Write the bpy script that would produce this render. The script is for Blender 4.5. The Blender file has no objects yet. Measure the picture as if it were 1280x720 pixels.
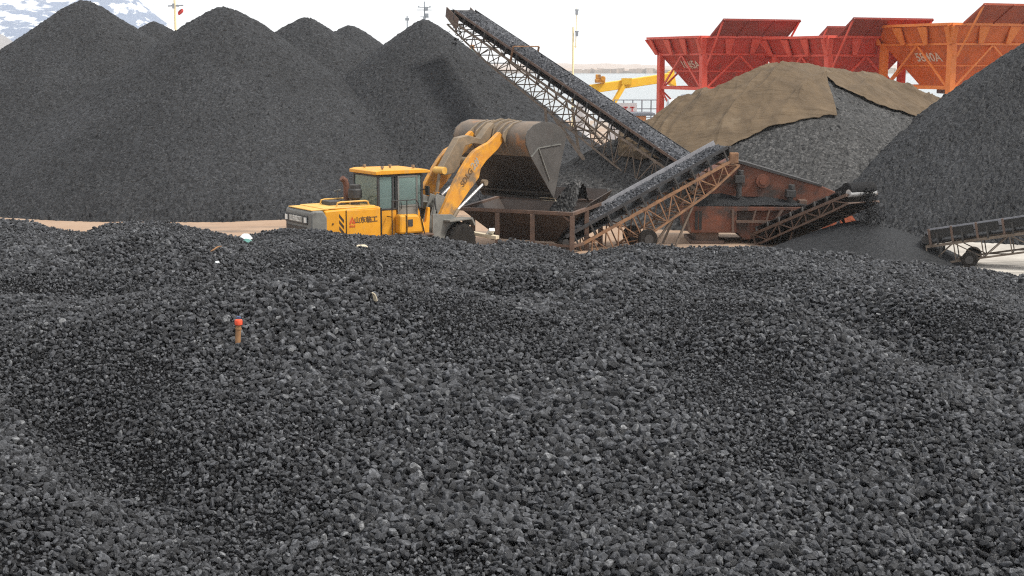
import bpy, bmesh, math, random
import numpy as np
from mathutils import Vector, Matrix, Euler

random.seed(7)
rng = np.random.default_rng(11)
R = math.radians
S = bpy.context.scene
COL = S.collection

# ------------------------------------------------------------------ camera
F = 1758.0                       # focal length in pixels of a 1280 wide picture
CAMZ = 6.7
PITCH = math.atan(280 / F)       # horizon at y = 80 of 720
cd = bpy.data.cameras.new('camera'); cam = bpy.data.objects.new('camera', cd); COL.objects.link(cam)
cd.sensor_width = 36; cd.lens = F / 1280 * 36
cd.clip_start = 0.5; cd.clip_end = 12000
cam.location = (0, 0, CAMZ); cam.rotation_euler = (math.pi / 2 - PITCH, 0, 0)
S.camera = cam

# ------------------------------------------------------------------ world, sun, exposure
SUN_EL, SUN_AZ = R(54), R(106)   # azimuth clockwise from +Y: behind the camera, to the right
w = bpy.data.worlds.new('World'); S.world = w; w.use_nodes = True
nt = w.node_tree; nt.nodes.clear()
sky = nt.nodes.new('ShaderNodeTexSky'); sky.sky_type = 'NISHITA'; sky.sun_disc = False
sky.sun_elevation = SUN_EL; sky.sun_rotation = SUN_AZ; sky.dust_density = 4.0; sky.air_density = 1.0
mx = nt.nodes.new('ShaderNodeMix'); mx.data_type = 'RGBA'; mx.inputs[0].default_value = 0.86
mx.inputs[7].default_value = (11.4, 11.5, 11.7, 1)      # the even white cloud layer
bg = nt.nodes.new('ShaderNodeBackground'); bg.inputs[1].default_value = 0.1
wo = nt.nodes.new('ShaderNodeOutputWorld')
nt.links.new(sky.outputs[0], mx.inputs[6]); nt.links.new(mx.outputs[2], bg.inputs[0]); nt.links.new(bg.outputs[0], wo.inputs[0])
sl = bpy.data.lights.new('sun', 'SUN'); sl.energy = 3.8; sl.angle = R(11); sl.color = (1, 0.95, 0.87)
so = bpy.data.objects.new('sun', sl); COL.objects.link(so)
sd = Vector((math.sin(SUN_AZ) * math.cos(SUN_EL), math.cos(SUN_AZ) * math.cos(SUN_EL), math.sin(SUN_EL)))
so.rotation_euler = (-sd).to_track_quat('-Z', 'Y').to_euler(); so.location = sd * 60
S.view_settings.view_transform = 'Standard'; S.view_settings.look = 'None'
S.view_settings.exposure = 0.12; S.view_settings.gamma = 1.0; S.view_settings.use_curve_mapping = False
S.cycles.use_denoising = False; S.cycles.use_adaptive_sampling = False; S.cycles.filter_width = 1.15; S.cycles.max_bounces = 6; S.cycles.transparent_max_bounces = 12; S.cycles.volume_bounces = 1

# ------------------------------------------------------------------ helpers
def ray(x, y):
    cx = (x - 640) / F; cy = -(y - 360) / F
    d = Vector((cx, math.cos(PITCH) + cy * math.sin(PITCH), -math.sin(PITCH) + cy * math.cos(PITCH)))
    return d
def at(x, y, Y):
    d = ray(x, y); t = Y / d.y
    return Vector((0, 0, CAMZ)) + d * t
def ground_at(x, y, z=0.0):
    d = ray(x, y); t = (z - CAMZ) / d.z
    return Vector((0, 0, CAMZ)) + d * t
def on_plane(M, x, y, c):
    """point of the view ray on the plane local-y = c of frame M, in local coordinates (x, z)"""
    Mi = M.inverted(); o = Mi @ Vector((0, 0, CAMZ)); d = Mi.to_3x3() @ ray(x, y)
    t = (c - o.y) / d.y; p = o + d * t
    return (p.x, p.z)

def tag(o, label=None, cat=None, group=None, kind=None):
    if label: o['label'] = label
    if cat: o['category'] = cat
    if group: o['group'] = group
    if kind: o['kind'] = kind
    return o
def empty(name, loc, rz=0.0):
    o = bpy.data.objects.new(name, None); COL.objects.link(o)
    o.location = loc; o.rotation_euler = (0, 0, rz); o.empty_display_size = 0.3
    return o
def local_matrix(o):
    M = Matrix.LocRotScale(o.location, o.rotation_euler.to_quaternion(), None)
    return local_matrix(o.parent) @ M if o.parent else M

class MB:
    def __init__(self, M=None):
        self.bm = bmesh.new(); self.M = M or Matrix.Identity(4)
    def _add(self, verts, faces):
        vs = [self.bm.verts.new(self.M @ Vector(v)) for v in verts]
        for f in faces:
            try: self.bm.faces.new([vs[i] for i in f])
            except ValueError: pass
        return self
    def box(self, c, s, rot=None):
        m = Matrix.Translation(Vector(c)) @ (Euler(rot).to_matrix().to_4x4() if rot else Matrix.Identity(4))
        v = [m @ Vector((sx * s[0] / 2, sy * s[1] / 2, sz * s[2] / 2)) for sx in (-1, 1) for sy in (-1, 1) for sz in (-1, 1)]
        return self._add(v, [(0, 1, 3, 2), (4, 6, 7, 5), (0, 4, 5, 1), (2, 3, 7, 6), (0, 2, 6, 4), (1, 5, 7, 3)])
    def span(self, a, b):
        return self.box([(a[i] + b[i]) / 2 for i in range(3)], [abs(b[i] - a[i]) for i in range(3)])
    def beam(self, a, b, wd, h=None, up=(0, 0, 1)):
        a, b = Vector(a), Vector(b); h = h or wd; d = (b - a).normalized(); u = Vector(up)
        if abs(d.dot(u)) > 0.98: u = Vector((0, 1, 0))
        s = d.cross(u).normalized(); u = s.cross(d).normalized()
        v = [p + s * (wd / 2 * i) + u * (h / 2 * j) for p in (a, b) for i, j in ((-1, -1), (1, -1), (1, 1), (-1, 1))]
        return self._add(v, [(3, 2, 1, 0), (4, 5, 6, 7), (0, 1, 5, 4), (1, 2, 6, 5), (2, 3, 7, 6), (3, 0, 4, 7)])
    def tube(self, a, b, r, r2=None, n=12):
        a, b = Vector(a), Vector(b); r2 = r if r2 is None else r2
        d = (b - a).normalized(); u = Vector((0, 0, 1)) if abs(d.z) < .95 else Vector((0, 1, 0))
        s = d.cross(u).normalized(); u = s.cross(d)
        v = [p + (s * math.cos(k * 2 * math.pi / n) + u * math.sin(k * 2 * math.pi / n)) * q for p, q in ((a, r), (b, r2)) for k in range(n)]
        f = [(k, (k + 1) % n, n + (k + 1) % n, n + k) for k in range(n)] + [tuple(range(n - 1, -1, -1)), tuple(range(n, 2 * n))]
        return self._add(v, f)
    def path(self, pts, r, n=8):
        for i in range(len(pts) - 1):
            a, b = Vector(pts[i]), Vector(pts[i + 1]); d = (b - a).normalized() * r * .5
            self.tube(a - d if i else a, b + d if i < len(pts) - 2 else b, r, n=n)
        return self
    def prism(self, poly, y0, y1):
        """polygon in the xz plane extruded along y"""
        n = len(poly)
        v = [(p[0], y0, p[1]) for p in poly] + [(p[0], y1, p[1]) for p in poly]
        f = [tuple(range(n)), tuple(range(2 * n - 1, n - 1, -1))] + [(k, k + n, (k + 1) % n + n, (k + 1) % n) for k in range(n)]
        return self._add(v, f)
    def plate(self, pts, t):
        """a planar plate through 3D points with thickness t"""
        p = [Vector(q) for q in pts]; nrm = (p[1] - p[0]).cross(p[2] - p[0]).normalized() * t
        n = len(p); v = p + [q + nrm for q in p]
        return self._add(v, [tuple(range(n - 1, -1, -1)), tuple(range(n, 2 * n))] + [(k, (k + 1) % n, (k + 1) % n + n, k + n) for k in range(n)])
    def lathe(self, prof, c, axis='y', n=32):
        """prof: list of (radius, offset along axis)"""
        v = []
        for r_, o_ in prof:
            for k in range(n):
                a = 2 * math.pi * k / n; p = (r_ * math.cos(a), o_, r_ * math.sin(a))
                if axis == 'z': p = (r_ * math.cos(a), r_ * math.sin(a), o_)
                if axis == 'x': p = (o_, r_ * math.cos(a), r_ * math.sin(a))
                v.append(tuple(c[i] + p[i] for i in range(3)))
        m = len(prof); f = []
        for j in range(m - 1):
            for k in range(n): f.append((j * n + k, j * n + (k + 1) % n, (j + 1) * n + (k + 1) % n, (j + 1) * n + k))
        f.append(tuple(range(n - 1, -1, -1))); f.append(tuple(range((m - 1) * n, m * n)))
        return self._add(v, f)
    def mesh(self, me):
        vs = [v.co for v in me.vertices]; return self._add(vs, [tuple(p.vertices) for p in me.polygons])
    def build(self, name, mat, parent=None, bevel=0.0, smooth=False, loc=None):
        """geometry is in world space; the object sits in its parent's frame"""
        bm = self.bm; bmesh.ops.recalc_face_normals(bm, faces=bm.faces[:])
        if parent: bm.transform(local_matrix(parent).inverted())
        elif loc is not None: bm.transform(Matrix.Translation(-Vector(loc)))
        me = bpy.data.meshes.new(name); bm.to_mesh(me); bm.free()
        o = bpy.data.objects.new(name, me); COL.objects.link(o)
        if mat: me.materials.append(mat)
        if parent: o.parent = parent
        elif loc is not None: o.location = loc
        if smooth:
            for p in me.polygons: p.use_smooth = True
            try: me.set_sharp_from_angle(angle=R(35))
            except Exception: pass
        if bevel:
            b = o.modifiers.new('bevel', 'BEVEL'); b.width = bevel; b.segments = 2; b.limit_method = 'ANGLE'; b.angle_limit = R(35)
        return o

def np_mesh(name, V, Q, mat, parent=None, loc=None, smooth=False):
    me = bpy.data.meshes.new(name)
    V = np.asarray(V, np.float32); Q = np.asarray(Q, np.int32)
    if loc is not None: V = V - np.asarray(loc, np.float32)
    me.vertices.add(len(V)); me.vertices.foreach_set('co', V.ravel())
    k = Q.shape[1]
    me.loops.add(Q.size); me.loops.foreach_set('vertex_index', Q.ravel())
    me.polygons.add(len(Q)); me.polygons.foreach_set('loop_start', np.arange(0, Q.size, k, dtype=np.int32))
    me.polygons.foreach_set('use_smooth', np.full(len(Q), smooth))
    me.update(calc_edges=True); me.validate()
    o = bpy.data.objects.new(name, me); COL.objects.link(o); me.materials.append(mat)
    if loc is not None: o.location = loc
    if parent: o.parent = parent
    return o

def text_mesh(body, size, bold=0.0):
    cu = bpy.data.curves.new('lettering', 'FONT'); cu.body = body; cu.size = size; cu.align_x = 'CENTER'; cu.align_y = 'CENTER'
    cu.offset = bold; cu.resolution_u = 3; cu.extrude = 0.004
    to = bpy.data.objects.new('lettering', cu); COL.objects.link(to)
    dg = bpy.context.evaluated_depsgraph_get()
    me = bpy.data.meshes.new_from_object(to.evaluated_get(dg))
    bpy.data.objects.remove(to); bpy.data.curves.remove(cu)
    return me
def lettering(name, body, size, origin, right, up, mat, parent, bold=0.0):
    me = text_mesh(body, size, bold)
    r_, u_ = Vector(right).normalized(), Vector(up).normalized(); n_ = r_.cross(u_)
    M = Matrix((r_, u_, n_)).transposed().to_4x4(); M.translation = Vector(origin)
    m = MB(M).mesh(me); bpy.data.meshes.remove(me)
    return m.build(name, mat, parent)

def copy_tree(o, parent=None):
    c = o.copy(); COL.objects.link(c)
    if parent: c.parent = parent
    for ch in list(o.children): copy_tree(ch, c)
    return c

# value noise on numpy arrays
_T = rng.random((256, 256)).astype(np.float32)
def vnoise(x, y, s=1.0, seed=0):
    x = np.asarray(x) / s + seed * 17.31 + 1000; y = np.asarray(y) / s + seed * 9.77 + 1000
    xi = np.floor(x).astype(int); yi = np.floor(y).astype(int); fx = x - xi; fy = y - yi
    fx = fx * fx * (3 - 2 * fx); fy = fy * fy * (3 - 2 * fy)
    g = lambda i, j: _T[(xi + i) & 255, (yi + j) & 255]
    return ((g(0, 0) * (1 - fx) + g(1, 0) * fx) * (1 - fy) + (g(0, 1) * (1 - fx) + g(1, 1) * fx) * fy) * 2 - 1
def fbm(x, y, s=1.0, o=4, seed=0):
    a, t, n = 1.0, 0.0, 0.0
    for k in range(o):
        t = t + a * vnoise(x, y, s / 2 ** k, seed + k); n += a; a *= .5
    return t / n
def sstep(a, b, x):
    t = np.clip((x - a) / (b - a), 0, 1); return t * t * (3 - 2 * t)

# ------------------------------------------------------------------ materials
def mat(name, c1, c2=None, scale=2.0, rough=0.6, metal=0.0, bump=0.0, bscale=30.0, stain=None, stain_scale=1.2, stain_amt=0.5, stretch=None, spec=0.5):
    m = bpy.data.materials.new(name); m.use_nodes = True; n = m.node_tree; N = n.nodes; L = n.links
    b = N['Principled BSDF']; b.inputs['Roughness'].default_value = rough; b.inputs['Metallic'].default_value = metal
    b.inputs['Specular IOR Level'].default_value = spec
    tc = N.new('ShaderNodeTexCoord'); src = tc.outputs['Object']
    if stretch:
        mp = N.new('ShaderNodeMapping'); mp.inputs['Scale'].default_value = stretch; L.new(src, mp.inputs[0]); src = mp.outputs[0]
    no = N.new('ShaderNodeTexNoise'); no.inputs['Scale'].default_value = scale; no.inputs['Detail'].default_value = 8; no.inputs['Roughness'].default_value = .62
    L.new(src, no.inputs['Vector'])
    cr = N.new('ShaderNodeValToRGB'); cr.color_ramp.elements[0].position = .35; cr.color_ramp.elements[1].position = .68
    c2 = c2 or tuple(min(1, x * 0.8) for x in c1)
    cr.color_ramp.elements[0].color = (*c2, 1); cr.color_ramp.elements[1].color = (*c1, 1)
    L.new(no.outputs['Fac'], cr.inputs[0]); colr = cr.outputs[0]
    if stain:
        n2 = N.new('ShaderNodeTexNoise'); n2.inputs['Scale'].default_value = stain_scale; n2.inputs['Detail'].default_value = 10; n2.inputs['Roughness'].default_value = .7
        L.new(src, n2.inputs['Vector'])
        c = N.new('ShaderNodeValToRGB'); e = .62 - .25 * stain_amt
        c.color_ramp.elements[0].position = e; c.color_ramp.elements[1].position = e + .16
        c.color_ramp.elements[0].color = (0, 0, 0, 1); c.color_ramp.elements[1].color = (1, 1, 1, 1)
        L.new(n2.outputs['Fac'], c.inputs[0])
        mxn = N.new('ShaderNodeMix'); mxn.data_type = 'RGBA'; L.new(c.outputs[0], mxn.inputs[0]); L.new(colr, mxn.inputs[6]); mxn.inputs[7].default_value = (*stain, 1)
        colr = mxn.outputs[2]
    L.new(colr, b.inputs['Base Color'])
    if bump:
        n3 = N.new('ShaderNodeTexNoise'); n3.inputs['Scale'].default_value = bscale; n3.inputs['Detail'].default_value = 5; L.new(src, n3.inputs['Vector'])
        bp = N.new('ShaderNodeBump'); bp.inputs['Strength'].default_value = bump; bp.inputs['Distance'].default_value = .02
        L.new(n3.outputs['Fac'], bp.inputs['Height']); L.new(bp.outputs[0], b.inputs['Normal'])
    return m

def coal_mat(name, dark, light, lump=9.0, hi=(.16, .16, .16), fine=False, tint=None):
    """coal seen as many lumps: every cell has its own tone"""
    m = bpy.data.materials.new(name); m.use_nodes = True; n = m.node_tree; N = n.nodes; L = n.links
    b = N['Principled BSDF']; b.inputs['Roughness'].default_value = .6; b.inputs['Specular IOR Level'].default_value = .12
    tc = N.new('ShaderNodeTexCoord')
    vo = N.new('ShaderNodeTexVoronoi'); vo.inputs['Scale'].default_value = lump; L.new(tc.outputs['Object'], vo.inputs['Vector'])
    sp = N.new('ShaderNodeSeparateColor'); L.new(vo.outputs['Color'], sp.inputs[0])
    cr = N.new('ShaderNodeValToRGB'); e = cr.color_ramp.elements
    e[0].position = 0; e[0].color = (*dark, 1); e[1].position = .9; e[1].color = (*light, 1)
    q = e.new(1.0); q.color = (*hi, 1)
    L.new(sp.outputs[0], cr.inputs[0]); c = cr.outputs[0]
    big = N.new('ShaderNodeTexNoise'); big.inputs['Scale'].default_value = .22; big.inputs['Detail'].default_value = 6; L.new(tc.outputs['Object'], big.inputs['Vector'])
    r2 = N.new('ShaderNodeMapRange'); r2.inputs[1].default_value = .3; r2.inputs[2].default_value = .7; r2.inputs[3].default_value = .78; r2.inputs[4].default_value = 1.22; L.new(big.outputs['Fac'], r2.inputs[0])
    mu = N.new('ShaderNodeMix'); mu.data_type = 'RGBA'; mu.blend_type = 'MULTIPLY'; mu.inputs[0].default_value = 1
    L.new(c, mu.inputs[6]); L.new(r2.outputs[0], mu.inputs[7]); L.new(mu.outputs[2], b.inputs['Base Color'])
    bp = N.new('ShaderNodeBump'); bp.inputs['Strength'].default_value = .4 if not fine else .2; bp.inputs['Distance'].default_value = .05; bp.invert = True
    L.new(vo.outputs['Distance'], bp.inputs['Height']); L.new(bp.outputs[0], b.inputs['Normal'])
    return m

def lump_mat():
    m = bpy.data.materials.new('coal_lump'); m.use_nodes = True; n = m.node_tree; N = n.nodes; L = n.links
    b = N['Principled BSDF']; b.inputs['Roughness'].default_value = .35; b.inputs['Specular IOR Level'].default_value = .27
    oi = N.new('ShaderNodeObjectInfo'); tc = N.new('ShaderNodeTexCoord')
    cr = N.new('ShaderNodeValToRGB'); e = cr.color_ramp.elements
    e[0].position = 0; e[0].color = (.0085, .0089, .0100, 1); e[1].position = .84; e[1].color = (.055, .0574, .0632, 1)
    q = e.new(.96); q.color = (.078, .081, .087, 1); q = e.new(1.0); q.color = (.115, .118, .122, 1)
    L.new(oi.outputs['Random'], cr.inputs[0])
    no = N.new('ShaderNodeTexNoise'); no.inputs['Scale'].default_value = 1.6; no.inputs['Detail'].default_value = 6; L.new(tc.outputs['Object'], no.inputs['Vector'])
    mr = N.new('ShaderNodeMapRange'); mr.inputs[1].default_value = .3; mr.inputs[2].default_value = .7; mr.inputs[3].default_value = .72; mr.inputs[4].default_value = 1.3; L.new(no.outputs['Fac'], mr.inputs[0])
    mu = N.new('ShaderNodeMix'); mu.data_type = 'RGBA'; mu.blend_type = 'MULTIPLY'; mu.inputs[0].default_value = 1
    L.new(cr.outputs[0], mu.inputs[6]); L.new(mr.outputs[0], mu.inputs[7]); L.new(mu.outputs[2], b.inputs['Base Color'])
    vo = N.new('ShaderNodeTexVoronoi'); vo.inputs['Scale'].default_value = 1.5; vo.inputs['Randomness'].default_value = 1
    va = N.new('ShaderNodeVectorMath'); va.operation = 'ADD'; L.new(tc.outputs['Object'], va.inputs[0]); L.new(oi.outputs['Random'], va.inputs[1]); L.new(va.outputs[0], vo.inputs['Vector'])
    sp = N.new('ShaderNodeSeparateColor'); L.new(vo.outputs['Color'], sp.inputs[0])
    fr = N.new('ShaderNodeValToRGB'); fe = fr.color_ramp.elements; fe[0].position = .76; fe[0].color = (1, 1, 1, 1); fe[1].position = .97; fe[1].color = (2.0, 2.0, 2.0, 1); L.new(sp.outputs[0], fr.inputs[0])  # random cells brightened: sky glints on facets put into the colour
    m2 = N.new('ShaderNodeMix'); m2.data_type = 'RGBA'; m2.blend_type = 'MULTIPLY'; m2.inputs[0].default_value = 1; m2.clamp_result = False
    L.new(mu.outputs[2], m2.inputs[6]); L.new(fr.outputs[0], m2.inputs[7]); L.new(m2.outputs[2], b.inputs['Base Color'])
    rr = N.new('ShaderNodeMapRange'); rr.inputs[1].default_value = .6; rr.inputs[2].default_value = .95; rr.inputs[3].default_value = .55; rr.inputs[4].default_value = .22; L.new(sp.outputs[1], rr.inputs[0]); L.new(rr.outputs[0], b.inputs['Roughness'])
    n3 = N.new('ShaderNodeTexNoise'); n3.inputs['Scale'].default_value = 4; n3.inputs['Detail'].default_value = 6; L.new(tc.outputs['Object'], n3.inputs['Vector'])
    bp = N.new('ShaderNodeBump'); bp.inputs['Strength'].default_value = .35; bp.inputs['Distance'].default_value = .3; L.new(n3.outputs['Fac'], bp.inputs['Height']); L.new(bp.outputs[0], b.inputs['Normal'])
    return m

M = {}
M['lump'] = lump_mat()
M['coal'] = coal_mat('coal_far', (.0130, .0137, .0150), (.036, .0380, .0415), 14.0, (.055, .0575, .062))
M['coal_warm'] = coal_mat('coal_grey', (.020, .0202, .0205), (.070, .0698, .0695), 12.0, (.115, .113, .11))
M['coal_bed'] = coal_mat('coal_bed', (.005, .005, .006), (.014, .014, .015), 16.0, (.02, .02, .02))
M['coal_belt'] = coal_mat('coal_belt', (.036, .038, .043), (.092, .097, .108), 14.0, (.18, .18, .19))
M['fines'] = coal_mat('coal_fines', (.0145, .0154, .0168), (.026, .0274, .0298), 22.0, (.035, .036, .038), fine=True)
M['yellow'] = mat('yellow_paint', (.76, .345, .014), (.64, .28, .014), 3.5, .45, bump=.06, stain=(.47, .29, .10), stain_scale=3.0, stain_amt=.3, stretch=(1, 1, .55))
M['yellow_dust'] = mat('dusty_yellow_paint', (.72, .44, .12), (.60, .33, .06), 3, .6, stain=(.50, .38, .22), stain_scale=2.5, stain_amt=.3)
M['arm_yellow'] = mat('worn_yellow_paint', (.70, .33, .03), (.55, .23, .03), 2.5, .5, stain=(.19, .135, .085), stain_scale=1.3, stain_amt=.6, bump=.1)
M['arm_dirty'] = mat('dirty_brown_paint', (.26, .19, .12), (.15, .12, .085), 3, .6, stain=(.36, .17, .04), stain_scale=2.0, stain_amt=.1, bump=.15)
M['bucket'] = mat('bucket_steel', (.20, .145, .10), (.105, .09, .076), 1.2, .6, metal=.15, bump=.15, stain=(.40, .17, .05), stain_scale=.9, stain_amt=.1)
M['bucket_side'] = mat('bucket_side_steel', (.095, .088, .082), (.06, .056, .052), 1.5, .55, metal=.2, bump=.1, stain=(.07, .06, .055), stain_scale=1.3, stain_amt=.1)
M['bucket_floor'] = mat('shaded_coal_black_steel', (.028, .026, .026), (.018, .017, .017), 1.5, .5, metal=.3, bump=.15)  # coal dust, plus the shade under the tipped floor put into the colour
M['grey'] = mat('grey_paint', (.19, .19, .175), (.13, .13, .12), 3, .6, bump=.05, stain=(.07, .065, .06), stain_scale=2.2, stain_amt=.3)
M['dark'] = mat('dark_steel', (.045, .043, .042), (.028, .027, .027), 4, .6)
M['black'] = mat('black_plastic', (.012, .012, .012), (.008, .008, .008), 4, .5)
M['rubber'] = mat('tyre_rubber', (.016, .015, .0145), (.026, .024, .022), 6, .9, bump=.2, spec=.1)
M['rust'] = mat('rust_pipe', (.16, .07, .045), (.10, .045, .03), 6, .8, bump=.2)
M['chrome'] = mat('bright_rod', (.60, .60, .60), (.45, .45, .45), 2, .3, metal=.6)
M['lamp'] = mat('lamp_lens', (.85, .85, .80), (.7, .7, .66), 8, .2)
M['lens_strip'] = mat('pale_strip', (.33, .33, .30), (.26, .26, .24), 8, .4)
M['white_ink'] = mat('white_lettering', (.78, .77, .72), (.62, .6, .55), 6, .6)
M['black_ink'] = mat('black_lettering', (.05, .03, .015), (.035, .02, .01), 6, .6)
M['brown_ink'] = mat('dark_brown_lettering', (.14, .07, .02), (.09, .05, .02), 6, .6)
M['red_ink'] = mat('red_emblem', (.58, .09, .015), (.5, .07, .01), 6, .6)
M['hop_brown'] = mat('dark_brown_steel', (.040, .026, .020), (.024, .017, .014), 1.6, .6, bump=.15, stain=(.075, .045, .03), stain_scale=1.4, stain_amt=.1)
M['hop_frame'] = mat('brown_frame_paint', (.135, .082, .058), (.085, .055, .042), 3, .6, bump=.1)
M['tan_frame'] = mat('tan_rusty_frame', (.32, .17, .085), (.15, .08, .045), 3, .75, bump=.1, stain=(.075, .05, .035), stain_scale=2.2, stain_amt=.35)
M['grey_frame'] = mat('weathered_truss_paint', (.19, .15, .115), (.095, .07, .052), 3, .75, bump=.1)
M['belt'] = mat('black_belt', (.022, .022, .024), (.04, .04, .043), 5, .6)
M['belt_black'] = mat('coal_black_rubber', (.013, .013, .014), (.022, .022, .023), 5, .85, spec=.1)
M['belt_edge'] = mat('pale_belt_edge', (.34, .34, .36), (.24, .24, .26), 5, .55)
M['red_machine'] = mat('rusty_red_paint', (.185, .056, .027), (.10, .038, .022), 1.6, .7, bump=.25, stain=(.040, .027, .022), stain_scale=1.1, stain_amt=.62)
M['rust_orange'] = mat('rust_orange_paint', (.42, .10, .04), (.28, .07, .03), 3, .6)
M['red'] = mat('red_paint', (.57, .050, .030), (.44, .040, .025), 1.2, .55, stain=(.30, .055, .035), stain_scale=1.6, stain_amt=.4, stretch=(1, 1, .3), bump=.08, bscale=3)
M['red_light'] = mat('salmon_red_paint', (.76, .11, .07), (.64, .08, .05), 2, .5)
M['red_shade'] = mat('shaded_red_paint', (.32, .045, .03), (.22, .035, .025), 1.2, .65, stretch=(1, 1, .3))  # red darkened for the outward leaning sheets: their shade is in the colour
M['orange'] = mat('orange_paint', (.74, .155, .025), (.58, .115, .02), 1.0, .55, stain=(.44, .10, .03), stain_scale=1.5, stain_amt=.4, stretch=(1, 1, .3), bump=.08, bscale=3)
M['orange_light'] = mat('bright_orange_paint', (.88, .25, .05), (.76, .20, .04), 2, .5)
M['orange_shade'] = mat('shaded_orange_paint', (.46, .085, .03), (.30, .055, .025), 1.0, .65, stretch=(1, 1, .3))  # the same for orange: shade of the down-facing sheet painted in
M['far_yellow'] = mat('crane_yellow', (.82, .50, .03), (.74, .42, .02), 2, .5)
M['pale_yellow'] = mat('pale_yellow_paint', (.84, .76, .48), (.80, .70, .4), 2, .5)
M['flag'] = mat('red_cloth', (.62, .06, .06), (.5, .05, .05), 2, .8)
M['teal'] = mat('sea_green_paint', (.28, .40, .38), (.22, .32, .31), .4, .6)
M['far_white'] = mat('off_white_paint', (.72, .73, .74), (.62, .64, .66), .5, .6)
M['far_grey'] = mat('blue_grey_paint', (.30, .34, .38), (.22, .25, .29), .7, .6)
M['peach'] = mat('faded_orange_paint', (.72, .34, .15), (.62, .28, .12), .7, .6)
M['wood'] = mat('pale_wood', (.62, .55, .42), (.5, .43, .31), 8, .8)
M['stake'] = mat('bamboo_brown', (.36, .19, .085), (.25, .13, .06), 12, .7)
M['stake_red'] = mat('orange_red_tape', (.78, .09, .03), (.65, .07, .03), 8, .6)
M['blue'] = mat('blue_plastic', (.05, .09, .18), None, 8, .6)
M['bag_white'] = mat('white_plastic', (.74, .77, .76), (.62, .66, .66), 6, .45)
M['bag_green'] = mat('green_plastic', (.10, .28, .24), (.07, .2, .18), 6, .5)
M['cloth_blue'] = mat('blue_cotton', (.08, .20, .45), (.06, .15, .35), 9, .85)
M['skin'] = mat('skin', (.42, .25, .17), (.36, .2, .14), 6, .6)
M['hair'] = mat('black_hair', (.015, .013, .012), None, 9, .6)
M['drum'] = mat('bare_steel_drum', (.55, .55, .55), (.4, .4, .4), 4, .35, metal=.3)

def tarp_mat():
    m = mat('brown_tarpaulin', (.140, .101, .063), (.092, .067, .043), .9, .9, bump=.0, spec=.2, stain=(.175, .135, .092), stain_scale=.5, stain_amt=.2)
    n = m.node_tree; N = n.nodes; L = n.links
    tc = [x for x in N if x.type == 'TEX_COORD'][0]
    mp = N.new('ShaderNodeMapping'); mp.inputs['Rotation'].default_value = (0, 0, R(38)); mp.inputs['Scale'].default_value = (.35, 2.4, 1.4); L.new(tc.outputs['Object'], mp.inputs[0])
    no = N.new('ShaderNodeTexNoise'); no.inputs['Scale'].default_value = 1.1; no.inputs['Detail'].default_value = 7; no.inputs['Distortion'].default_value = .6; L.new(mp.outputs[0], no.inputs['Vector'])
    bp = N.new('ShaderNodeBump'); bp.inputs['Strength'].default_value = .8; bp.inputs['Distance'].default_value = .25
    L.new(no.outputs['Fac'], bp.inputs['Height']); L.new(bp.outputs[0], N['Principled BSDF'].inputs['Normal'])
    return m
M['tarp'] = tarp_mat()

def glass_mat():
    m = bpy.data.materials.new('green_tinted_glass'); m.use_nodes = True; n = m.node_tree; N = n.nodes; L = n.links
    N.remove(N['Principled BSDF']); out = [x for x in N if x.type == 'OUTPUT_MATERIAL'][0]
    tr = N.new('ShaderNodeBsdfTransparent'); tr.inputs[0].default_value = (.66, .80, .76, 1)
    gl = N.new('ShaderNodeBsdfGlossy'); gl.inputs[0].default_value = (.72, .92, .88, 1); gl.inputs['Roughness'].default_value = .08
    df = N.new('ShaderNodeBsdfDiffuse'); df.inputs[0].default_value = (.30, .41, .39, 1)
    m1 = N.new('ShaderNodeMixShader'); m1.inputs[0].default_value = .42; L.new(tr.outputs[0], m1.inputs[1]); L.new(df.outputs[0], m1.inputs[2])
    m2 = N.new('ShaderNodeMixShader'); lw = N.new('ShaderNodeFresnel'); lw.inputs[0].default_value = 1.9; L.new(lw.outputs[0], m2.inputs[0])
    L.new(m1.outputs[0], m2.inputs[1]); L.new(gl.outputs[0], m2.inputs[2]); L.new(m2.outputs[0], out.inputs[0])
    return m
M['glass'] = glass_mat()

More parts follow.
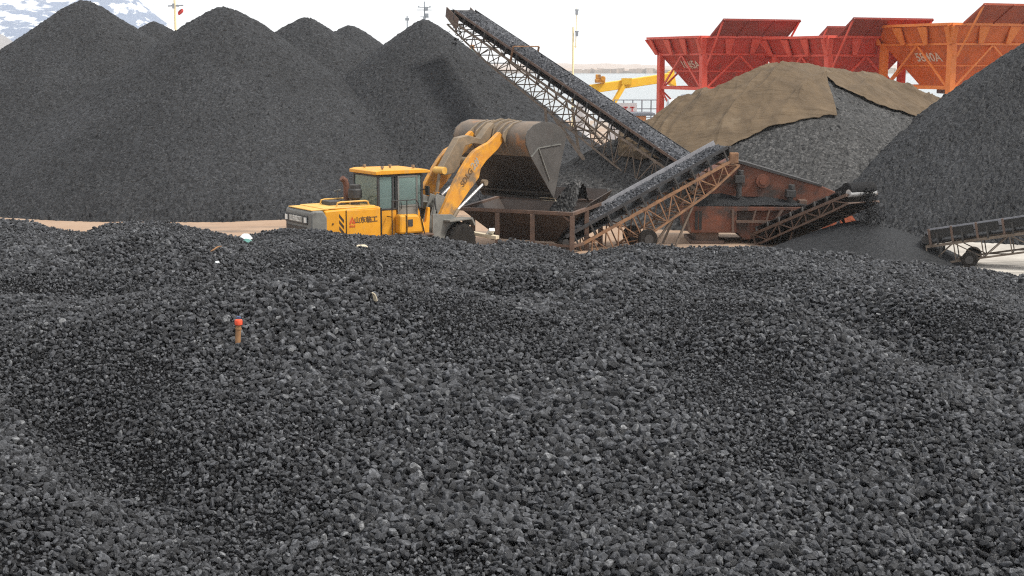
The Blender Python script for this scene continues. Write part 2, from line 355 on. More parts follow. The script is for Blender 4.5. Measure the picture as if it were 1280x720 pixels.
def ground_mat():
    m = bpy.data.materials.new('dusty_yard'); m.use_nodes = True; n = m.node_tree; N = n.nodes; L = n.links
    b = N['Principled BSDF']; b.inputs['Roughness'].default_value = .9
    tc = N.new('ShaderNodeTexCoord'); P = tc.outputs['Object']
    def noise(sc, det=8, st=None):
        x = N.new('ShaderNodeTexNoise'); x.inputs['Scale'].default_value = sc; x.inputs['Detail'].default_value = det; x.inputs['Roughness'].default_value = .65
        v = P
        if st:
            mp = N.new('ShaderNodeMapping'); mp.inputs['Scale'].default_value = st; L.new(P, mp.inputs[0]); v = mp.outputs[0]
        L.new(v, x.inputs['Vector']); return x.outputs['Fac']
    def ramp(f, a, ca, b_, cb):
        c = N.new('ShaderNodeValToRGB'); c.color_ramp.elements[0].position = a; c.color_ramp.elements[1].position = b_
        c.color_ramp.elements[0].color = (*ca, 1); c.color_ramp.elements[1].color = (*cb, 1); L.new(f, c.inputs[0]); return c.outputs[0]
    def mix(f, a, b_):
        x = N.new('ShaderNodeMix'); x.data_type = 'RGBA'; L.new(f, x.inputs[0]); L.new(a, x.inputs[6]); L.new(b_, x.inputs[7]); return x.outputs[2]
    sand = ramp(noise(.5), .35, (.31, .205, .135), .7, (.37, .26, .18))
    pale = ramp(noise(.8), .35, (.36, .33, .29), .7, (.50, .47, .42))
    sx = N.new('ShaderNodeSeparateXYZ'); L.new(P, sx.inputs[0])
    ad = N.new('ShaderNodeMath'); ad.operation = 'MULTIPLY_ADD'; ad.inputs[1].default_value = 14; L.new(noise(.12), ad.inputs[0]); L.new(sx.outputs[0], ad.inputs[2])
    mr = N.new('ShaderNodeMapRange'); mr.inputs[1].default_value = 14; mr.inputs[2].default_value = 22; L.new(ad.outputs[0], mr.inputs[0])
    c = mix(mr.outputs[0], sand, pale)
    streak = ramp(noise(.35, 10, (.35, 1.6, 1)), .52, (0, 0, 0), .66, (.75, .75, .75))
    dust = ramp(noise(1.5), .3, (.07, .066, .06), .7, (.13, .12, .11))
    c = mix(streak, c, dust)
    L.new(c, b.inputs['Base Color'])
    bp = N.new('ShaderNodeBump'); bp.inputs['Strength'].default_value = .4; bp.inputs['Distance'].default_value = .05; L.new(noise(4), bp.inputs['Height']); L.new(bp.outputs[0], b.inputs['Normal'])
    return m
M['ground'] = ground_mat()
def water_mat():
    m = mat('harbour_water', (.20, .24, .25), (.16, .20, .21), .02, .18, bump=.25, bscale=.5)
    return m
M['water'] = water_mat()
def mountain_mat():
    m = bpy.data.materials.new('snowy_hazy_rock'); m.use_nodes = True; n = m.node_tree; N = n.nodes; L = n.links
    b = N['Principled BSDF']; b.inputs['Roughness'].default_value = .9
    tc = N.new('ShaderNodeTexCoord')
    mp = N.new('ShaderNodeMapping'); mp.inputs['Scale'].default_value = (.011, .011, .02); L.new(tc.outputs['Object'], mp.inputs[0])
    no = N.new('ShaderNodeTexNoise'); no.inputs['Scale'].default_value = 1.8; no.inputs['Detail'].default_value = 9; no.inputs['Roughness'].default_value = .6; L.new(mp.outputs[0], no.inputs['Vector'])
    cr = N.new('ShaderNodeValToRGB'); e = cr.color_ramp.elements
    e[0].position = .50; e[0].color = (.035, .085, .20, 1); e[1].position = .565; e[1].color = (.85, .87, .9, 1)  # rock tinted blue: the haze of distance is put into its colour
    L.new(no.outputs['Fac'], cr.inputs[0]); L.new(cr.outputs[0], b.inputs['Base Color'])
    return m
M['mountain'] = mountain_mat()
M['foothill'] = mat('bare_hill', (.24, .22, .21), (.17, .16, .17), .01, .9)
M['shore'] = mat('far_shore_earth', (.42, .33, .27), (.34, .26, .21), .01, .9)

# ------------------------------------------------------------------ the setting
def sheet(name, x0, x1, y0, y1, z, m, nx=2, ny=2):
    xs = np.linspace(x0, x1, nx); ys = np.linspace(y0, y1, ny); X, Y = np.meshgrid(xs, ys)
    V = np.stack([X.ravel(), Y.ravel(), np.full(X.size, z)], 1)
    i = np.arange(nx * ny).reshape(ny, nx); Q = np.stack([i[:-1, :-1], i[:-1, 1:], i[1:, 1:], i[1:, :-1]], -1).reshape(-1, 4)
    return np_mesh(name, V, Q, m)
g = MB().box((0, 20, -1.5), (600, 300, 3.0)).build('ground', M['ground']); g['kind'] = 'structure'
wa = sheet('water', -2400, 2400, -200, 3900, -2.2, M['water']); wa['kind'] = 'structure'

# snowy mountain far left, across the water
def build_mountain():
    xs = np.linspace(-1900, -560, 170); ys = np.linspace(2350, 3500, 120); X, Y = np.meshgrid(xs, ys)
    u = X / Y * F + 640
    prof = np.interp(X / 2850 * F + 640, [-500, -200, -40, 60, 110, 160, 195, 225, 262, 300], [170, 150, 172, 158, 150, 138, 98, 66, 22, 0]) * 1.05
    cross = np.clip(1 - np.abs(Y - 2900) / 480, 0, 1)
    ridg = 1 - np.abs(fbm(X, Y, 260, 5, 3)) * 1.5
    Z = prof * cross ** .8 * (.72 + .38 * ridg) + fbm(X, Y, 70, 4, 9) * 10 * cross - 4
    i = np.arange(X.size).reshape(X.shape); Q = np.stack([i[:-1, :-1], i[:-1, 1:], i[1:, 1:], i[1:, :-1]], -1).reshape(-1, 4)
    o = np_mesh('mountain', np.stack([X.ravel(), Y.ravel(), Z.ravel()], 1), Q, M['mountain'], smooth=True); o['kind'] = 'structure'
    # a lower brown foothill nearer the water
    xs = np.linspace(-900, -480, 60); ys = np.linspace(1500, 1800, 30); X, Y = np.meshgrid(xs, ys)
    pr = np.interp(X / 1650 * F + 640, [-300, -40, 10, 45, 70], [40, 48, 44, 22, 0])
    Z = pr * np.clip(1 - np.abs(Y - 1650) / 150, 0, 1) ** .7 * (1 + .25 * fbm(X, Y, 60, 4, 5)) - 3
    i = np.arange(X.size).reshape(X.shape); Q = np.stack([i[:-1, :-1], i[:-1, 1:], i[1:, 1:], i[1:, :-1]], -1).reshape(-1, 4)
    o = np_mesh('foothill', np.stack([X.ravel(), Y.ravel(), Z.ravel()], 1), Q, M['foothill'], smooth=True); o['kind'] = 'structure'
build_mountain()
def build_shore():
    xs = np.linspace(-560, 1600, 220); ys = np.linspace(2300, 2500, 12); X, Y = np.meshgrid(xs, ys)
    h = 9 + 6 * fbm(X, X * 0, 160, 4, 21) + 2.5 * fbm(X, X * 0, 24, 3, 4)
    Z = h * np.clip(1 - np.abs(Y - 2400) / 100, 0, 1) ** .6 - 2.5
    i = np.arange(X.size).reshape(X.shape); Q = np.stack([i[:-1, :-1], i[:-1, 1:], i[1:, 1:], i[1:, :-1]], -1).reshape(-1, 4)
    o = np_mesh('far_shore', np.stack([X.ravel(), Y.ravel(), Z.ravel()], 1), Q, M['shore'], smooth=True); o['kind'] = 'structure'
build_shore()
# breakwater: a low line of rock
bwm = MB()
for k in range(150):
    x = -60 + k * 6.2
    bwm.box((x, 1400 + random.uniform(-3, 3), -1.2), (7.5, 14, random.uniform(4.0, 6.5)), (random.uniform(-.2, .2), random.uniform(-.1, .1), random.uniform(-.4, .4)))
bw = bwm.build('breakwater', M['shore']); tag(bw, 'low rocky breakwater across the water beyond the yellow crane', 'breakwater')

# haze: one box round everything
hz = MB().box((0, 1900, 110), (4900, 4300, 240)).build('haze', None); hz['kind'] = 'stuff'
hm = bpy.data.materials.new('haze_air'); hm.use_nodes = True; hn = hm.node_tree; hn.nodes.clear()
ho = hn.nodes.new('ShaderNodeOutputMaterial'); hv = hn.nodes.new('ShaderNodeVolumePrincipled')
hv.inputs['Color'].default_value = (.97, .985, 1.0, 1); hv.inputs['Density'].default_value = .00021; hv.inputs['Anisotropy'].default_value = .0
hn.links.new(hv.outputs[0], ho.inputs['Volume']); hz.data.materials.append(hm)
try: hm.cycles.homogeneous_volume = True
except Exception: pass

# ------------------------------------------------------------------ coal piles
def ridge_h(X, Y, pts, k, r):
    H = np.full(np.shape(X), -9.0)
    for (px_, py_, pz) in pts:
        d = np.sqrt((X - px_) ** 2 + (Y - py_) ** 2 + r * r) - r
        H = np.maximum(H, pz - k * d)
    return H
def pile(name, pts, k, r, cell, label, m, jit=.028, seed=0, low=.22, cat='coal pile', group=None, gully=0.0):
    P = np.array(pts); rad = (P[:, 2] / k + 2.2)
    x0, x1 = (P[:, 0] - rad).min(), (P[:, 0] + rad).max(); y0, y1 = (P[:, 1] - rad).min(), (P[:, 1] + rad).max()
    xs = np.arange(x0, x1, cell); ys = np.arange(y0, y1, cell); X, Y = np.meshgrid(xs, ys)
    X = X + rng.uniform(-.38, .38, X.shape) * cell; Y = Y + rng.uniform(-.38, .38, X.shape) * cell
    H = ridge_h(X, Y, pts, k, r) + low * fbm(X, Y, 6.0, 3, seed) + .35 * low * fbm(X, Y, 1.4, 3, seed + 5)
    if gully:
        ang = np.arctan2(Y - pts[0][1], X - pts[0][0]); dist = np.hypot(X - pts[0][0], Y - pts[0][1])
        H = H + gully * np.minimum(1, dist / 4) * fbm(np.cos(ang) * 2.6 + dist * .02, np.sin(ang) * 2.6 + seed, 1.0, 4, seed + 11)
    H = H + rng.normal(0, jit, X.shape) * (1 + .9 * np.exp(-np.maximum(H, 0) / .6))
    keep = H > -.25
    i = np.arange(X.size).reshape(X.shape)
    Q = np.stack([i[:-1, :-1], i[:-1, 1:], i[1:, 1:], i[1:, :-1]], -1)
    kq = (keep[:-1, :-1] & keep[:-1, 1:] & keep[1:, 1:] & keep[1:, :-1]); Q = Q[kq]
    used = np.unique(Q); rem = np.full(X.size, -1); rem[used] = np.arange(len(used))
    V = np.stack([X.ravel(), Y.ravel(), H.ravel()], 1)[used]
    loc = (float(P[:, 0].mean()), float(P[:, 1].mean()), 0.0)
    o = np_mesh(name, V, rem[Q], m, loc=loc)
    tag(o, label, cat, group)
    return o
def apex(x, y, Y):
    p = at(x, y, Y); return (p.x, p.y, p.z)
K = math.tan(R(35.5))
GP = 'tall cone shaped coal piles at the back'
def cone(x, y, Y, label, seed, k=.69, r=.5, cell=.10): 
    a = apex(x, y, Y); return pile('coal_pile', [(a[0], a[1], a[2])], k, r, cell, label, M['coal'], seed=seed, group=GP, gully=.22)
cone(105, 2, 85, 'tall black coal cone at the far left in front of the snowy mountain', 1, k=.66)
cone(193, 29, 93, 'small coal cone tip showing between the two tallest left piles', 2, cell=.14)
cone(276, 7, 74.5, 'broad black coal cone directly behind and left of the yellow loader', 3, r=.6)
cone(383, 21, 81, 'coal cone with rounded top just right of the broad cone behind the loader', 4)
cone(437, 34, 90, 'low coal cone top peeking out left of the pile under the conveyor head', 5, cell=.14)
cone(530, 26, 78, 'dark coal cone under the head of the tall inclined conveyor', 6, k=.73, r=.4)
def spine(pl, n=14):
    out = []
    for i in range(len(pl) - 1):
        for t in np.linspace(0, 1, n, endpoint=False): out.append(tuple(np.array(pl[i]) * (1 - t) + np.array(pl[i + 1]) * t))
    out.append(tuple(pl[-1])); return out
# right pile, apex out of the frame
a = apex(1420, -34, 64.5)
pile('coal_pile', [(a[0], a[1], a[2]), (a[0] + 6, a[1] + 4, a[2] - .3)] + spine([apex(1402, -20, 64), apex(1290, 63, 62.3), apex(1195, 134, 60.5), apex(1090, 216, 58.5)], 10), math.tan(R(36.5)), .5, .10, 'large dark coal pile running out of the picture on the right', M['coal'], seed=8, jit=.03, gully=.2)
# covered pile under the tarpaulins
TP = spine([apex(775, 178, 64.5), apex(815, 160, 64.7), apex(900, 119, 65.3), apex(978, 88, 66), apex(1030, 91, 68.5), apex(1083, 98, 72), apex(1110, 109, 73.5), apex(1141, 123, 74.6), apex(1165, 133, 75.2), apex(1210, 142, 76), apex(1250, 176, 77)])
TK = math.tan(R(35))
pile('coal_pile', TP, TK, 1.3, .12, 'greyish coal pile half covered by two brown tarpaulins', M['coal_warm'], seed=31, low=.12)
def Ht(x, y): return ridge_h(np.asarray(x), np.asarray(y), TP, TK, 1.3) + .12 * fbm(np.asarray(x), np.asarray(y), 6.0, 3, 31)
def hit(x, y):
    d = ray(x, y); last = None
    for Y in np.arange(52, 90, .1):
        p = Vector((0, 0, CAMZ)) + d * (Y / d.y)
        if float(Ht(p.x, p.y)) >= p.z: return (p.x, p.y)
    p = Vector((0, 0, CAMZ)) + d * (64 / d.y); return (p.x, p.y)
SPX = [775, 900, 978, 1030, 1083, 1110, 1141, 1165, 1210, 1250]; SPY = [64.5, 65.3, 66, 68.5, 72, 73.5, 74.6, 75.2, 76, 77]
def tarp(low_px, up_px, label, seed, back=2.6):
    nu, nv = 340, 170
    lo = np.array([hit(*p) for p in low_px]); up = np.array([(at(x, 100, 64).x / 64 * (np.interp(x, SPX, SPY) + back), np.interp(x, SPX, SPY) + back) for x in up_px])
    def resample(P, n):
        s = np.concatenate([[0], np.cumsum(np.hypot(*np.diff(P, axis=0).T))]); t = np.linspace(0, s[-1], n)
        return np.stack([np.interp(t, s, P[:, 0]), np.interp(t, s, P[:, 1])], 1)
    lo = resample(lo, nu); up = resample(up, nu)
    u = np.linspace(0, 1, nu)[None, :]; v = np.linspace(0, 1, nv)[:, None]
    edge = (1 - v) ** 3
    X = lo[:, 0][None] * (1 - v) + up[:, 0][None] * v; Y = lo[:, 1][None] * (1 - v) + up[:, 1][None] * v
    Y = Y + edge * .16 * fbm(u * 14 + 0 * v, u * 0 + 0 * v, 1.0, 3, seed + 2)
    a_ = R(55); p = X * math.cos(a_) + Y * math.sin(a_); q = -X * math.sin(a_) + Y * math.cos(a_)
    warp = fbm(X, Y, 3.0, 2, seed + 9) * 1.1
    fold = (1 - np.abs(fbm(p * .22, q + warp, 1.5, 3, seed))) ** 6 * .30 + .5 * (1 - np.abs(fbm(p * .3, q + warp * .6, .7, 2, seed + 20))) ** 6 * .12 + np.abs(fbm(X + warp, Y * .35, .8, 3, seed + 4)) * .05
    rs = np.random.default_rng(seed)
    for q0 in np.linspace(q.min(), q.max(), 13) + rs.uniform(-.5, .5, 13):
        dq = q - q0 - .35 * fbm(p * .3, p * 0 + q0, 1.0, 2, seed); wd = rs.uniform(.09, .22)
        fold = fold + rs.uniform(.05, .17) * np.exp(-np.abs(dq) / wd) * sstep(-1.0, .3, fbm(p * .25, p * 0 + q0 * 3, 1.0, 2, seed + 1))
    Z = Ht(X, Y) + .12 + fold * (1 - .75 * edge) + .05 * fbm(X, Y, .5, 2, seed)
    V = np.stack([X.ravel(), Y.ravel(), Z.ravel()], 1)
    i = np.arange(nu * nv).reshape(nv, nu); Q = np.stack([i[:-1, :-1], i[:-1, 1:], i[1:, 1:], i[1:, :-1]], -1).reshape(-1, 4)
    loc = (float(X.mean()), float(Y.mean()), 0)
    o = np_mesh('tarpaulin', V, Q, M['tarp'], loc=loc, smooth=True)
    s = o.modifiers.new('thickness', 'SOLIDIFY'); s.thickness = .02
    tag(o, label, 'tarpaulin', 'brown tarpaulins over the grey coal pile'); return o
tarp([(772, 200), (800, 203), (850, 203), (905, 193), (932, 178), (958, 166), (985, 158), (1015, 154), (1047, 150)], [775, 815, 880, 940, 985, 1018],
     'wide brown tarpaulin over the left shoulder of the grey coal pile', 3)
tarp([(1030, 96), (1045, 110), (1065, 119), (1085, 129), (1120, 142), (1160, 153), (1190, 155), (1235, 158)], [1012, 1060, 1110, 1160, 1205, 1250],
     'brown tarpaulin draped over the crest in front of the orange hopper', 14)

# ------------------------------------------------------------------ foreground coal heap
PX = np.array([-300, 0, 40, 75, 105, 130, 200, 250, 290, 310, 350, 400, 450, 520, 560, 600, 650, 690, 725, 760, 800, 850, 900, 950, 1000, 1050, 1100, 1200, 1280, 1600])
PY = 2.0 + np.array([272, 275, 277, 286, 291, 279, 277, 286, 296, 294, 285, 288, 294, 296, 301, 309, 302, 306, 316, 309, 303, 309, 307, 308, 315, 317, 324, 334, 345, 372])
YC = 41.0
ZC = np.array([at(x, y, YC).z for x, y in zip(PX, PY)])
BUMPS = [  # x, y, height, long radius, short radius, turn
    (-4.6, 24.2, .52, 4.4, 2.6, .03), (-1.2, 24.6, .22, 2.6, 1.8, -.1), (-5.4, 17.9, -.55, 3.6, .95, R(-54)), (-7.0, 15.4, .50, 2.4, 1.7, R(-50)),
    (4.0, 24.6, .50, 4.4, 1.8, R(-74)), (6.4, 24.0, -.42, 4.6, 1.1, R(-72)), (8.1, 27.0, .46, 4.4, 1.6, R(-67)), (10.3, 24.5, -.28, 3.5, 1.0, R(-65)),
    (-6.6, 29.0, -.42, 3.6, 1.1, .05), (-1.2, 28.8, -.36, 3.0, 1.0, .05), (-8.5, 33, .45, 2.6, 1.6, .2), (-3.4, 33, .42, 2.4, 1.4, 0), (.6, 31, .36, 2.4, 1.3, .1), (1.9, 27.6, .28, 1.6, 1.0, 0),
    (9.5, 32, .30, 2.2, 1.4, .3), (3.2, 35, .28, 2.6, 1.1, .1), (5.4, 31.5, .25, 2.2, 1.2, -.2)]
def Hf(X, Y):
    X = np.asarray(X, float); Y = np.asarray(Y, float)
    u = X / np.maximum(Y, 6) * F + 640
    zc = np.interp(np.where(Y > YC, X / YC * F + 640, u), PX, ZC)
    wv = sstep(22, 40, Y)
    z = (1.55 + .5 * sstep(12, 24, Y)) * (1 - wv) + zc * wv
    e = sstep(46, 37, Y)
    for (bx, by, am, sx, sy, ro) in BUMPS:
        dx, dy = X - bx, Y - by; c, s_ = math.cos(ro), math.sin(ro)
        p, q = dx * c + dy * s_, -dx * s_ + dy * c
        z = z + 1.3 * am * np.exp(-(p / sx) ** 2 - (q / sy) ** 2) * sstep(42, 36, Y)
    z = z + (.15 * fbm(X, Y, 3.4, 3, 2) + .08 * fbm(X, Y, 1.1, 2, 6)) * sstep(39.5, 33, Y) + .05 * fbm(X, Y, .8, 2, 6)
    return z - np.maximum(0, Y - YC) * .62 - np.maximum(0, 9 - Y) * .6 - np.maximum(0, np.abs(X) - 23) * .6

def build_heap():
    cell = .14
    xs = np.arange(-27, 27, cell); ys = np.arange(4.5, 45.5, cell); X, Y = np.meshgrid(xs, ys)
    H = Hf(X, Y) - .085
    H = H + rng.normal(0, .012, X.shape)
    keep = H > -.3
    i = np.arange(X.size).reshape(X.shape); Q = np.stack([i[:-1, :-1], i[:-1, 1:], i[1:, 1:], i[1:, :-1]], -1)
    Q = Q[keep[:-1, :-1] & keep[:-1, 1:] & keep[1:, 1:] & keep[1:, :-1]]
    used = np.unique(Q); rem = np.full(X.size, -1); rem[used] = np.arange(len(used))
    V = np.stack([X.ravel(), Y.ravel(), H.ravel()], 1)[used]; Q = rem[Q]
    # lump positions: jittered grid where lumps can be seen, one sparser layer of big ones
    P = []; Sc = []
    def layer(sp, rmin, rmax, skew, lift, frac=1.0):
        xs = np.arange(-23, 23, sp); ys = np.arange(8.8, 44.8, sp); X, Y = np.meshgrid(xs, ys)
        X = (X + rng.uniform(-.5, .5, X.shape) * sp).ravel(); Y = (Y + rng.uniform(-.5, .5, Y.shape) * sp).ravel()
        k = (np.abs(X) < .368 * Y + 3.6) & (rng.random(X.size) < frac); X, Y = X[k], Y[k]
        patch = fbm(X, Y, 2.2, 3, 40)                       # coarse patches and patches of small stuff
        r_ = rmin + (rmax - rmin) * rng.random(X.size) ** skew
        r_ = r_ * np.clip(1 + .75 * patch, .55, 1.45)
        Z = Hf(X, Y) + r_ * lift * rng.uniform(-1.1, 1.5, X.size)
        k = Z > -.02
        P.append(np.stack([X, Y, Z], 1)[k]); Sc.append(r_[k])
    layer(.049, .017, .045, 1.3, 1.1)
    layer(.19, .034, .063, 1.7, 1.0, .5)
    layer(.9, .06, .092, 2.2, .8, .2)
    P = np.concatenate(P); Sc = np.concatenate(Sc)
    n0, n1 = len(V), len(P)
    me = bpy.data.meshes.new('coal_heap')
    VV = np.concatenate([V, P]).astype(np.float32)
    me.vertices.add(len(VV)); me.vertices.foreach_set('co', VV.ravel())
    me.loops.add(Q.size); me.loops.foreach_set('vertex_index', Q.astype(np.int32).ravel())
    me.polygons.add(len(Q)); me.polygons.foreach_set('loop_start', np.arange(0, Q.size, 4, dtype=np.int32))
    me.update(calc_edges=True)
    a = me.attributes.new('lump', 'FLOAT', 'POINT'); a.data.foreach_set('value', np.concatenate([np.zeros(n0), np.ones(n1)]).astype(np.float32))
    a = me.attributes.new('pick', 'INT', 'POINT'); a.data.foreach_set('value', rng.integers(0, 14, n0 + n1).astype(np.int32))
    rot = rng.uniform(0, 2 * math.pi, (n0 + n1, 3)); rot[:, 0] = rng.normal(0, .8, n0 + n1); rot[:, 1] = rng.normal(0, .8, n0 + n1)
    a = me.attributes.new('turn', 'FLOAT_VECTOR', 'POINT'); a.data.foreach_set('vector', rot.astype(np.float32).ravel())
    sc = np.ones((n0 + n1, 3)); sc[n0:] = Sc[:, None] * np.stack([rng.uniform(.9, 1.6, n1), rng.uniform(.75, 1.1, n1), rng.uniform(.6, 1.0, n1)], 1)
    a = me.attributes.new('size', 'FLOAT_VECTOR', 'POINT'); a.data.foreach_set('vector', sc.astype(np.float32).ravel())
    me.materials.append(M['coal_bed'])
    o = bpy.data.objects.new('coal_heap', me); COL.objects.link(o)
    tag(o, 'wide uneven heap of loose black coal lumps filling the foreground', 'coal heap', kind='stuff')
    # lump shapes: balls cut by random planes
    lc = bpy.data.collections.new('coal_lump_shapes')
    for s in range(14):
        bm = bmesh.new(); bmesh.ops.create_icosphere(bm, subdivisions=3, radius=1.0)
        pl = []
        for _ in range(random.randint(10, 15)):
            v = Vector((random.gauss(0, 1), random.gauss(0, 1), random.gauss(0, 1))).normalized(); pl.append((v, random.uniform(.48, .82)))
        for v in bm.verts:
            p = v.co.copy()
            for nrm, d in pl:
                t = p.dot(nrm) - d
                if t > 0: p -= nrm * t
            q = p * 1.30
            q += q.normalized() * (.03 * math.sin(7 * p.x + s) * math.sin(6 * p.y + 2 * s) + random.uniform(-.010, .010))
            v.co = q
        lm = bpy.data.meshes.new('coal_lump'); bm.to_mesh(lm); bm.free(); lm.materials.append(M['lump'])
        lo = bpy.data.objects.new('coal_lump', lm); lc.objects.link(lo)
    ng = bpy.data.node_groups.new('scatter_lumps', 'GeometryNodeTree')
    ng.interface.new_socket('Geometry', in_out='INPUT', socket_type='NodeSocketGeometry'); ng.interface.new_socket('Geometry', in_out='OUTPUT', socket_type='NodeSocketGeometry')
    N, L = ng.nodes, ng.links
    gi, go = N.new('NodeGroupInput'), N.new('NodeGroupOutput')
    def attr(nm, t):
        x = N.new('GeometryNodeInputNamedAttribute'); x.data_type = t; x.inputs[0].default_value = nm; return x.outputs[0]
    sg = N.new('GeometryNodeSeparateGeometry'); cmpn = N.new('FunctionNodeCompare'); cmpn.data_type = 'FLOAT'; cmpn.operation = 'GREATER_THAN'; cmpn.inputs[1].default_value = .5
    L.new(attr('lump', 'FLOAT'), cmpn.inputs[0]); L.new(gi.outputs[0], sg.inputs[0]); L.new(cmpn.outputs[0], sg.inputs[1])
    ci = N.new('GeometryNodeCollectionInfo'); ci.inputs[0].default_value = lc; ci.inputs[1].default_value = True; ci.inputs[2].default_value = True
    ip = N.new('GeometryNodeInstanceOnPoints'); ip.inputs['Pick Instance'].default_value = True
    L.new(sg.outputs[0], ip.inputs['Points']); L.new(ci.outputs[0], ip.inputs['Instance']); L.new(attr('pick', 'INT'), ip.inputs['Instance Index'])
    L.new(attr('turn', 'FLOAT_VECTOR'), ip.inputs['Rotation']); L.new(attr('size', 'FLOAT_VECTOR'), ip.inputs['Scale'])
    jn = N.new('GeometryNodeJoinGeometry'); L.new(sg.outputs[1], jn.inputs[0]); L.new(ip.outputs[0], jn.inputs[0]); L.new(jn.outputs[0], go.inputs[0])
    gm = o.modifiers.new('lumps', 'NODES'); gm.node_group = ng
    print('LUMPS', n1)
build_heap()
def heap_pt(x, y):
    d = ray(x, y)
    for Y in np.arange(10, 46, .05):
        p = Vector((0, 0, CAMZ)) + d * (Y / d.y)
        if float(Hf(p.x, p.y)) >= p.z: return p
    return Vector((0, 0, CAMZ)) + d * (40 / d.y)

# ================================================================== wheel loader
A34, A50 = R(34), R(50)
def frame(o, a): 
    m = Matrix.Rotation(a, 4, 'Z'); m.translation = Vector(o); return m
f34 = Vector((math.cos(A34), math.sin(A34), 0)); l34 = Vector((-math.sin(A34), math.cos(A34), 0))
RO = Vector((-6.33, 44.5, 0)) + l34 * .95              # rear frame: x forward, y to its left (away from us)
FR = frame(RO, A34)
JO = RO + f34 * 4.2                                     # articulation joint
FF = frame(JO, A50)
def rp(x, y, c): return on_plane(FR, x, y, c)
def fp(x, y, c): return on_plane(FF, x, y, c)
LD = empty('wheel_loader', RO + f34 * 2.2, A34)
tag(LD, 'yellow articulated wheel loader tipping its raised bucket over the brown hopper', 'wheel loader')
def rb(): return MB(FR)
def fb(): return MB(FF)
NY = -.95
# rear body
rb().prism([(.42, 1.05), (2.46, 1.05), (2.46, 2.08), (2.3, 2.12), (.42, 2.06)], NY, .95).build('hood', M['yellow'], LD, .05)
rb().prism([(-.06, .85), (.5, .85), (.5, 1.86), (.36, 2.075), (.02, 2.075), (-.06, 2.0)], NY - .02, .97).build('rear_cover', M['grey'], LD, .09)
rb().box((1.36, 0, 2.112), (1.9, 1.70, .05)).build('hood_top', M['yellow_dust'], LD, .02)
rb().box((.30, 0, 2.09), (.62, 1.7, .035)).build('rear_top_plate', M['yellow_dust'], LD, .015)
pn = rb().box((1.80, NY - .012, 1.58), (1.22, .03, .90)).build('engine_panel', M['yellow'], LD, .012)
rb().box((1.185, NY - .008, 1.58), (.025, .02, .92)).build('panel_seam', M['black'], LD)
rb().box((2.47, NY + .02, 1.56), (.05, .04, .98)).build('panel_seam', M['black'], LD)
# back face of the hood: lamps, pale strip, dark slots
rb().box((-.075, .10, 1.76), (.03, 1.62, .28)).build('lamp_panel', M['dark'], LD, .01)
for yy in (-.60, .80): rb().box((-.10, yy, 1.765), (.04, .17, .17)).build('rear_lamp', M['lamp'], LD, .01)
st = rb().box((-.098, .10, 1.765), (.03, .98, .19)).build('name_strip', M['lens_strip'], LD, .008)
lettering('lettering', '山东临工', .20, FR @ Vector((-.118, .10, 1.765)), -l34, (0, 0, 1), M['white_ink'], LD, .004)
for zz, hh in ((1.40, .26), (1.06, .2)): rb().box((-.07, .12, zz), (.04, 1.45, hh)).build('air_slot', M['black'], LD)
# decals on the near side
hs = rb()
for k in range(3):
    z0 = 1.23 + k * .20; hs.prism([(.93, z0 + .20), (1.10, z0), (1.10, z0 + .11), (.93, z0 + .31)], NY - .006, NY)
hs.build('hazard_stripes', M['black_ink'], LD)
n34 = -l34
emb = rb(); ex, ez = 1.385, 1.70
emb.prism([(ex - .12, ez - .11), (ex - .045, ez - .11), (ex + .005, ez + .02), (ex - .0, ez + .13)], NY - .036, NY - .028)
emb.prism([(ex + .0, ez + .13), (ex + .035, ez - .01), (ex - .005, ez - .06), (ex + .03, ez - .11), (ex + .12, ez - .11)], NY - .0362, NY - .0282)
emb.build('emblem', M['red_ink'], LD)
lettering('lettering', 'SDLG', .085, FR @ Vector((ex, NY - .032, ez - .19)), f34, (0, 0, 1), M['red_ink'], LD, .004)
lettering('lettering', '山东临工', .215, FR @ Vector((1.885, NY - .032, ez - .01)), f34, (0, 0, 1), M['brown_ink'], LD, .006)
rb().box((.70, NY - .01, 1.63), (.05, .03, .05)).build('latch', M['brown_ink'], LD)
# top of the hood
for y in (-.72, .45):
    rb().path([(.95, y, 2.13), (1.0, y, 2.27), (1.12, y, 2.29), (2.0, y, 2.29), (2.1, y, 2.26), (2.14, y, 2.13)], .028).build('hood_handrail', M['yellow_dust'], LD, smooth=True)
cp = rb(); cp.box((1.25, .15, 2.2), (.5, .6, .14)); cp.tube((1.5, -.1, 2.13), (1.5, -.1, 2.3), .09); cp.box((1.7, .3, 2.19), (.3, .4, .1)); cp.build('radiator_cap', M['dark'], LD, .015)
ex_ = rb(); p = rp(433, 254, 0.2); q = rp(433, 232, .2)
ex_.path([(p[0], .2, 2.12), (q[0], .2, q[1]), (q[0] - .05, .2, q[1] + .16), (q[0] - .17, .2, q[1] + .26)], .10, 12); ex_.build('exhaust_pipe', M['rust'], LD, smooth=True)
p = rp(444, 250, -.25)
ai = rb(); ai.lathe([(.15, 2.1), (.15, 2.32), (.20, 2.33), (.23, 2.36), (.23, 2.62), (.19, 2.66), (.19, 2.78), (.1, 2.8)], (p[0], -.25, 0), 'z', 20); ai.build('air_intake', M['dark'], LD, smooth=True)
p = rp(422, 240, .5)
an = rb(); an.path([(p[0], .5, 2.1), (p[0], .5, p[1] + .05)], .02); an.tube((p[0] - .22, .3, p[1] + .06), (p[0] + .16, .62, p[1] + .05), .022); an.build('rear_mirror', M['grey'], LD)
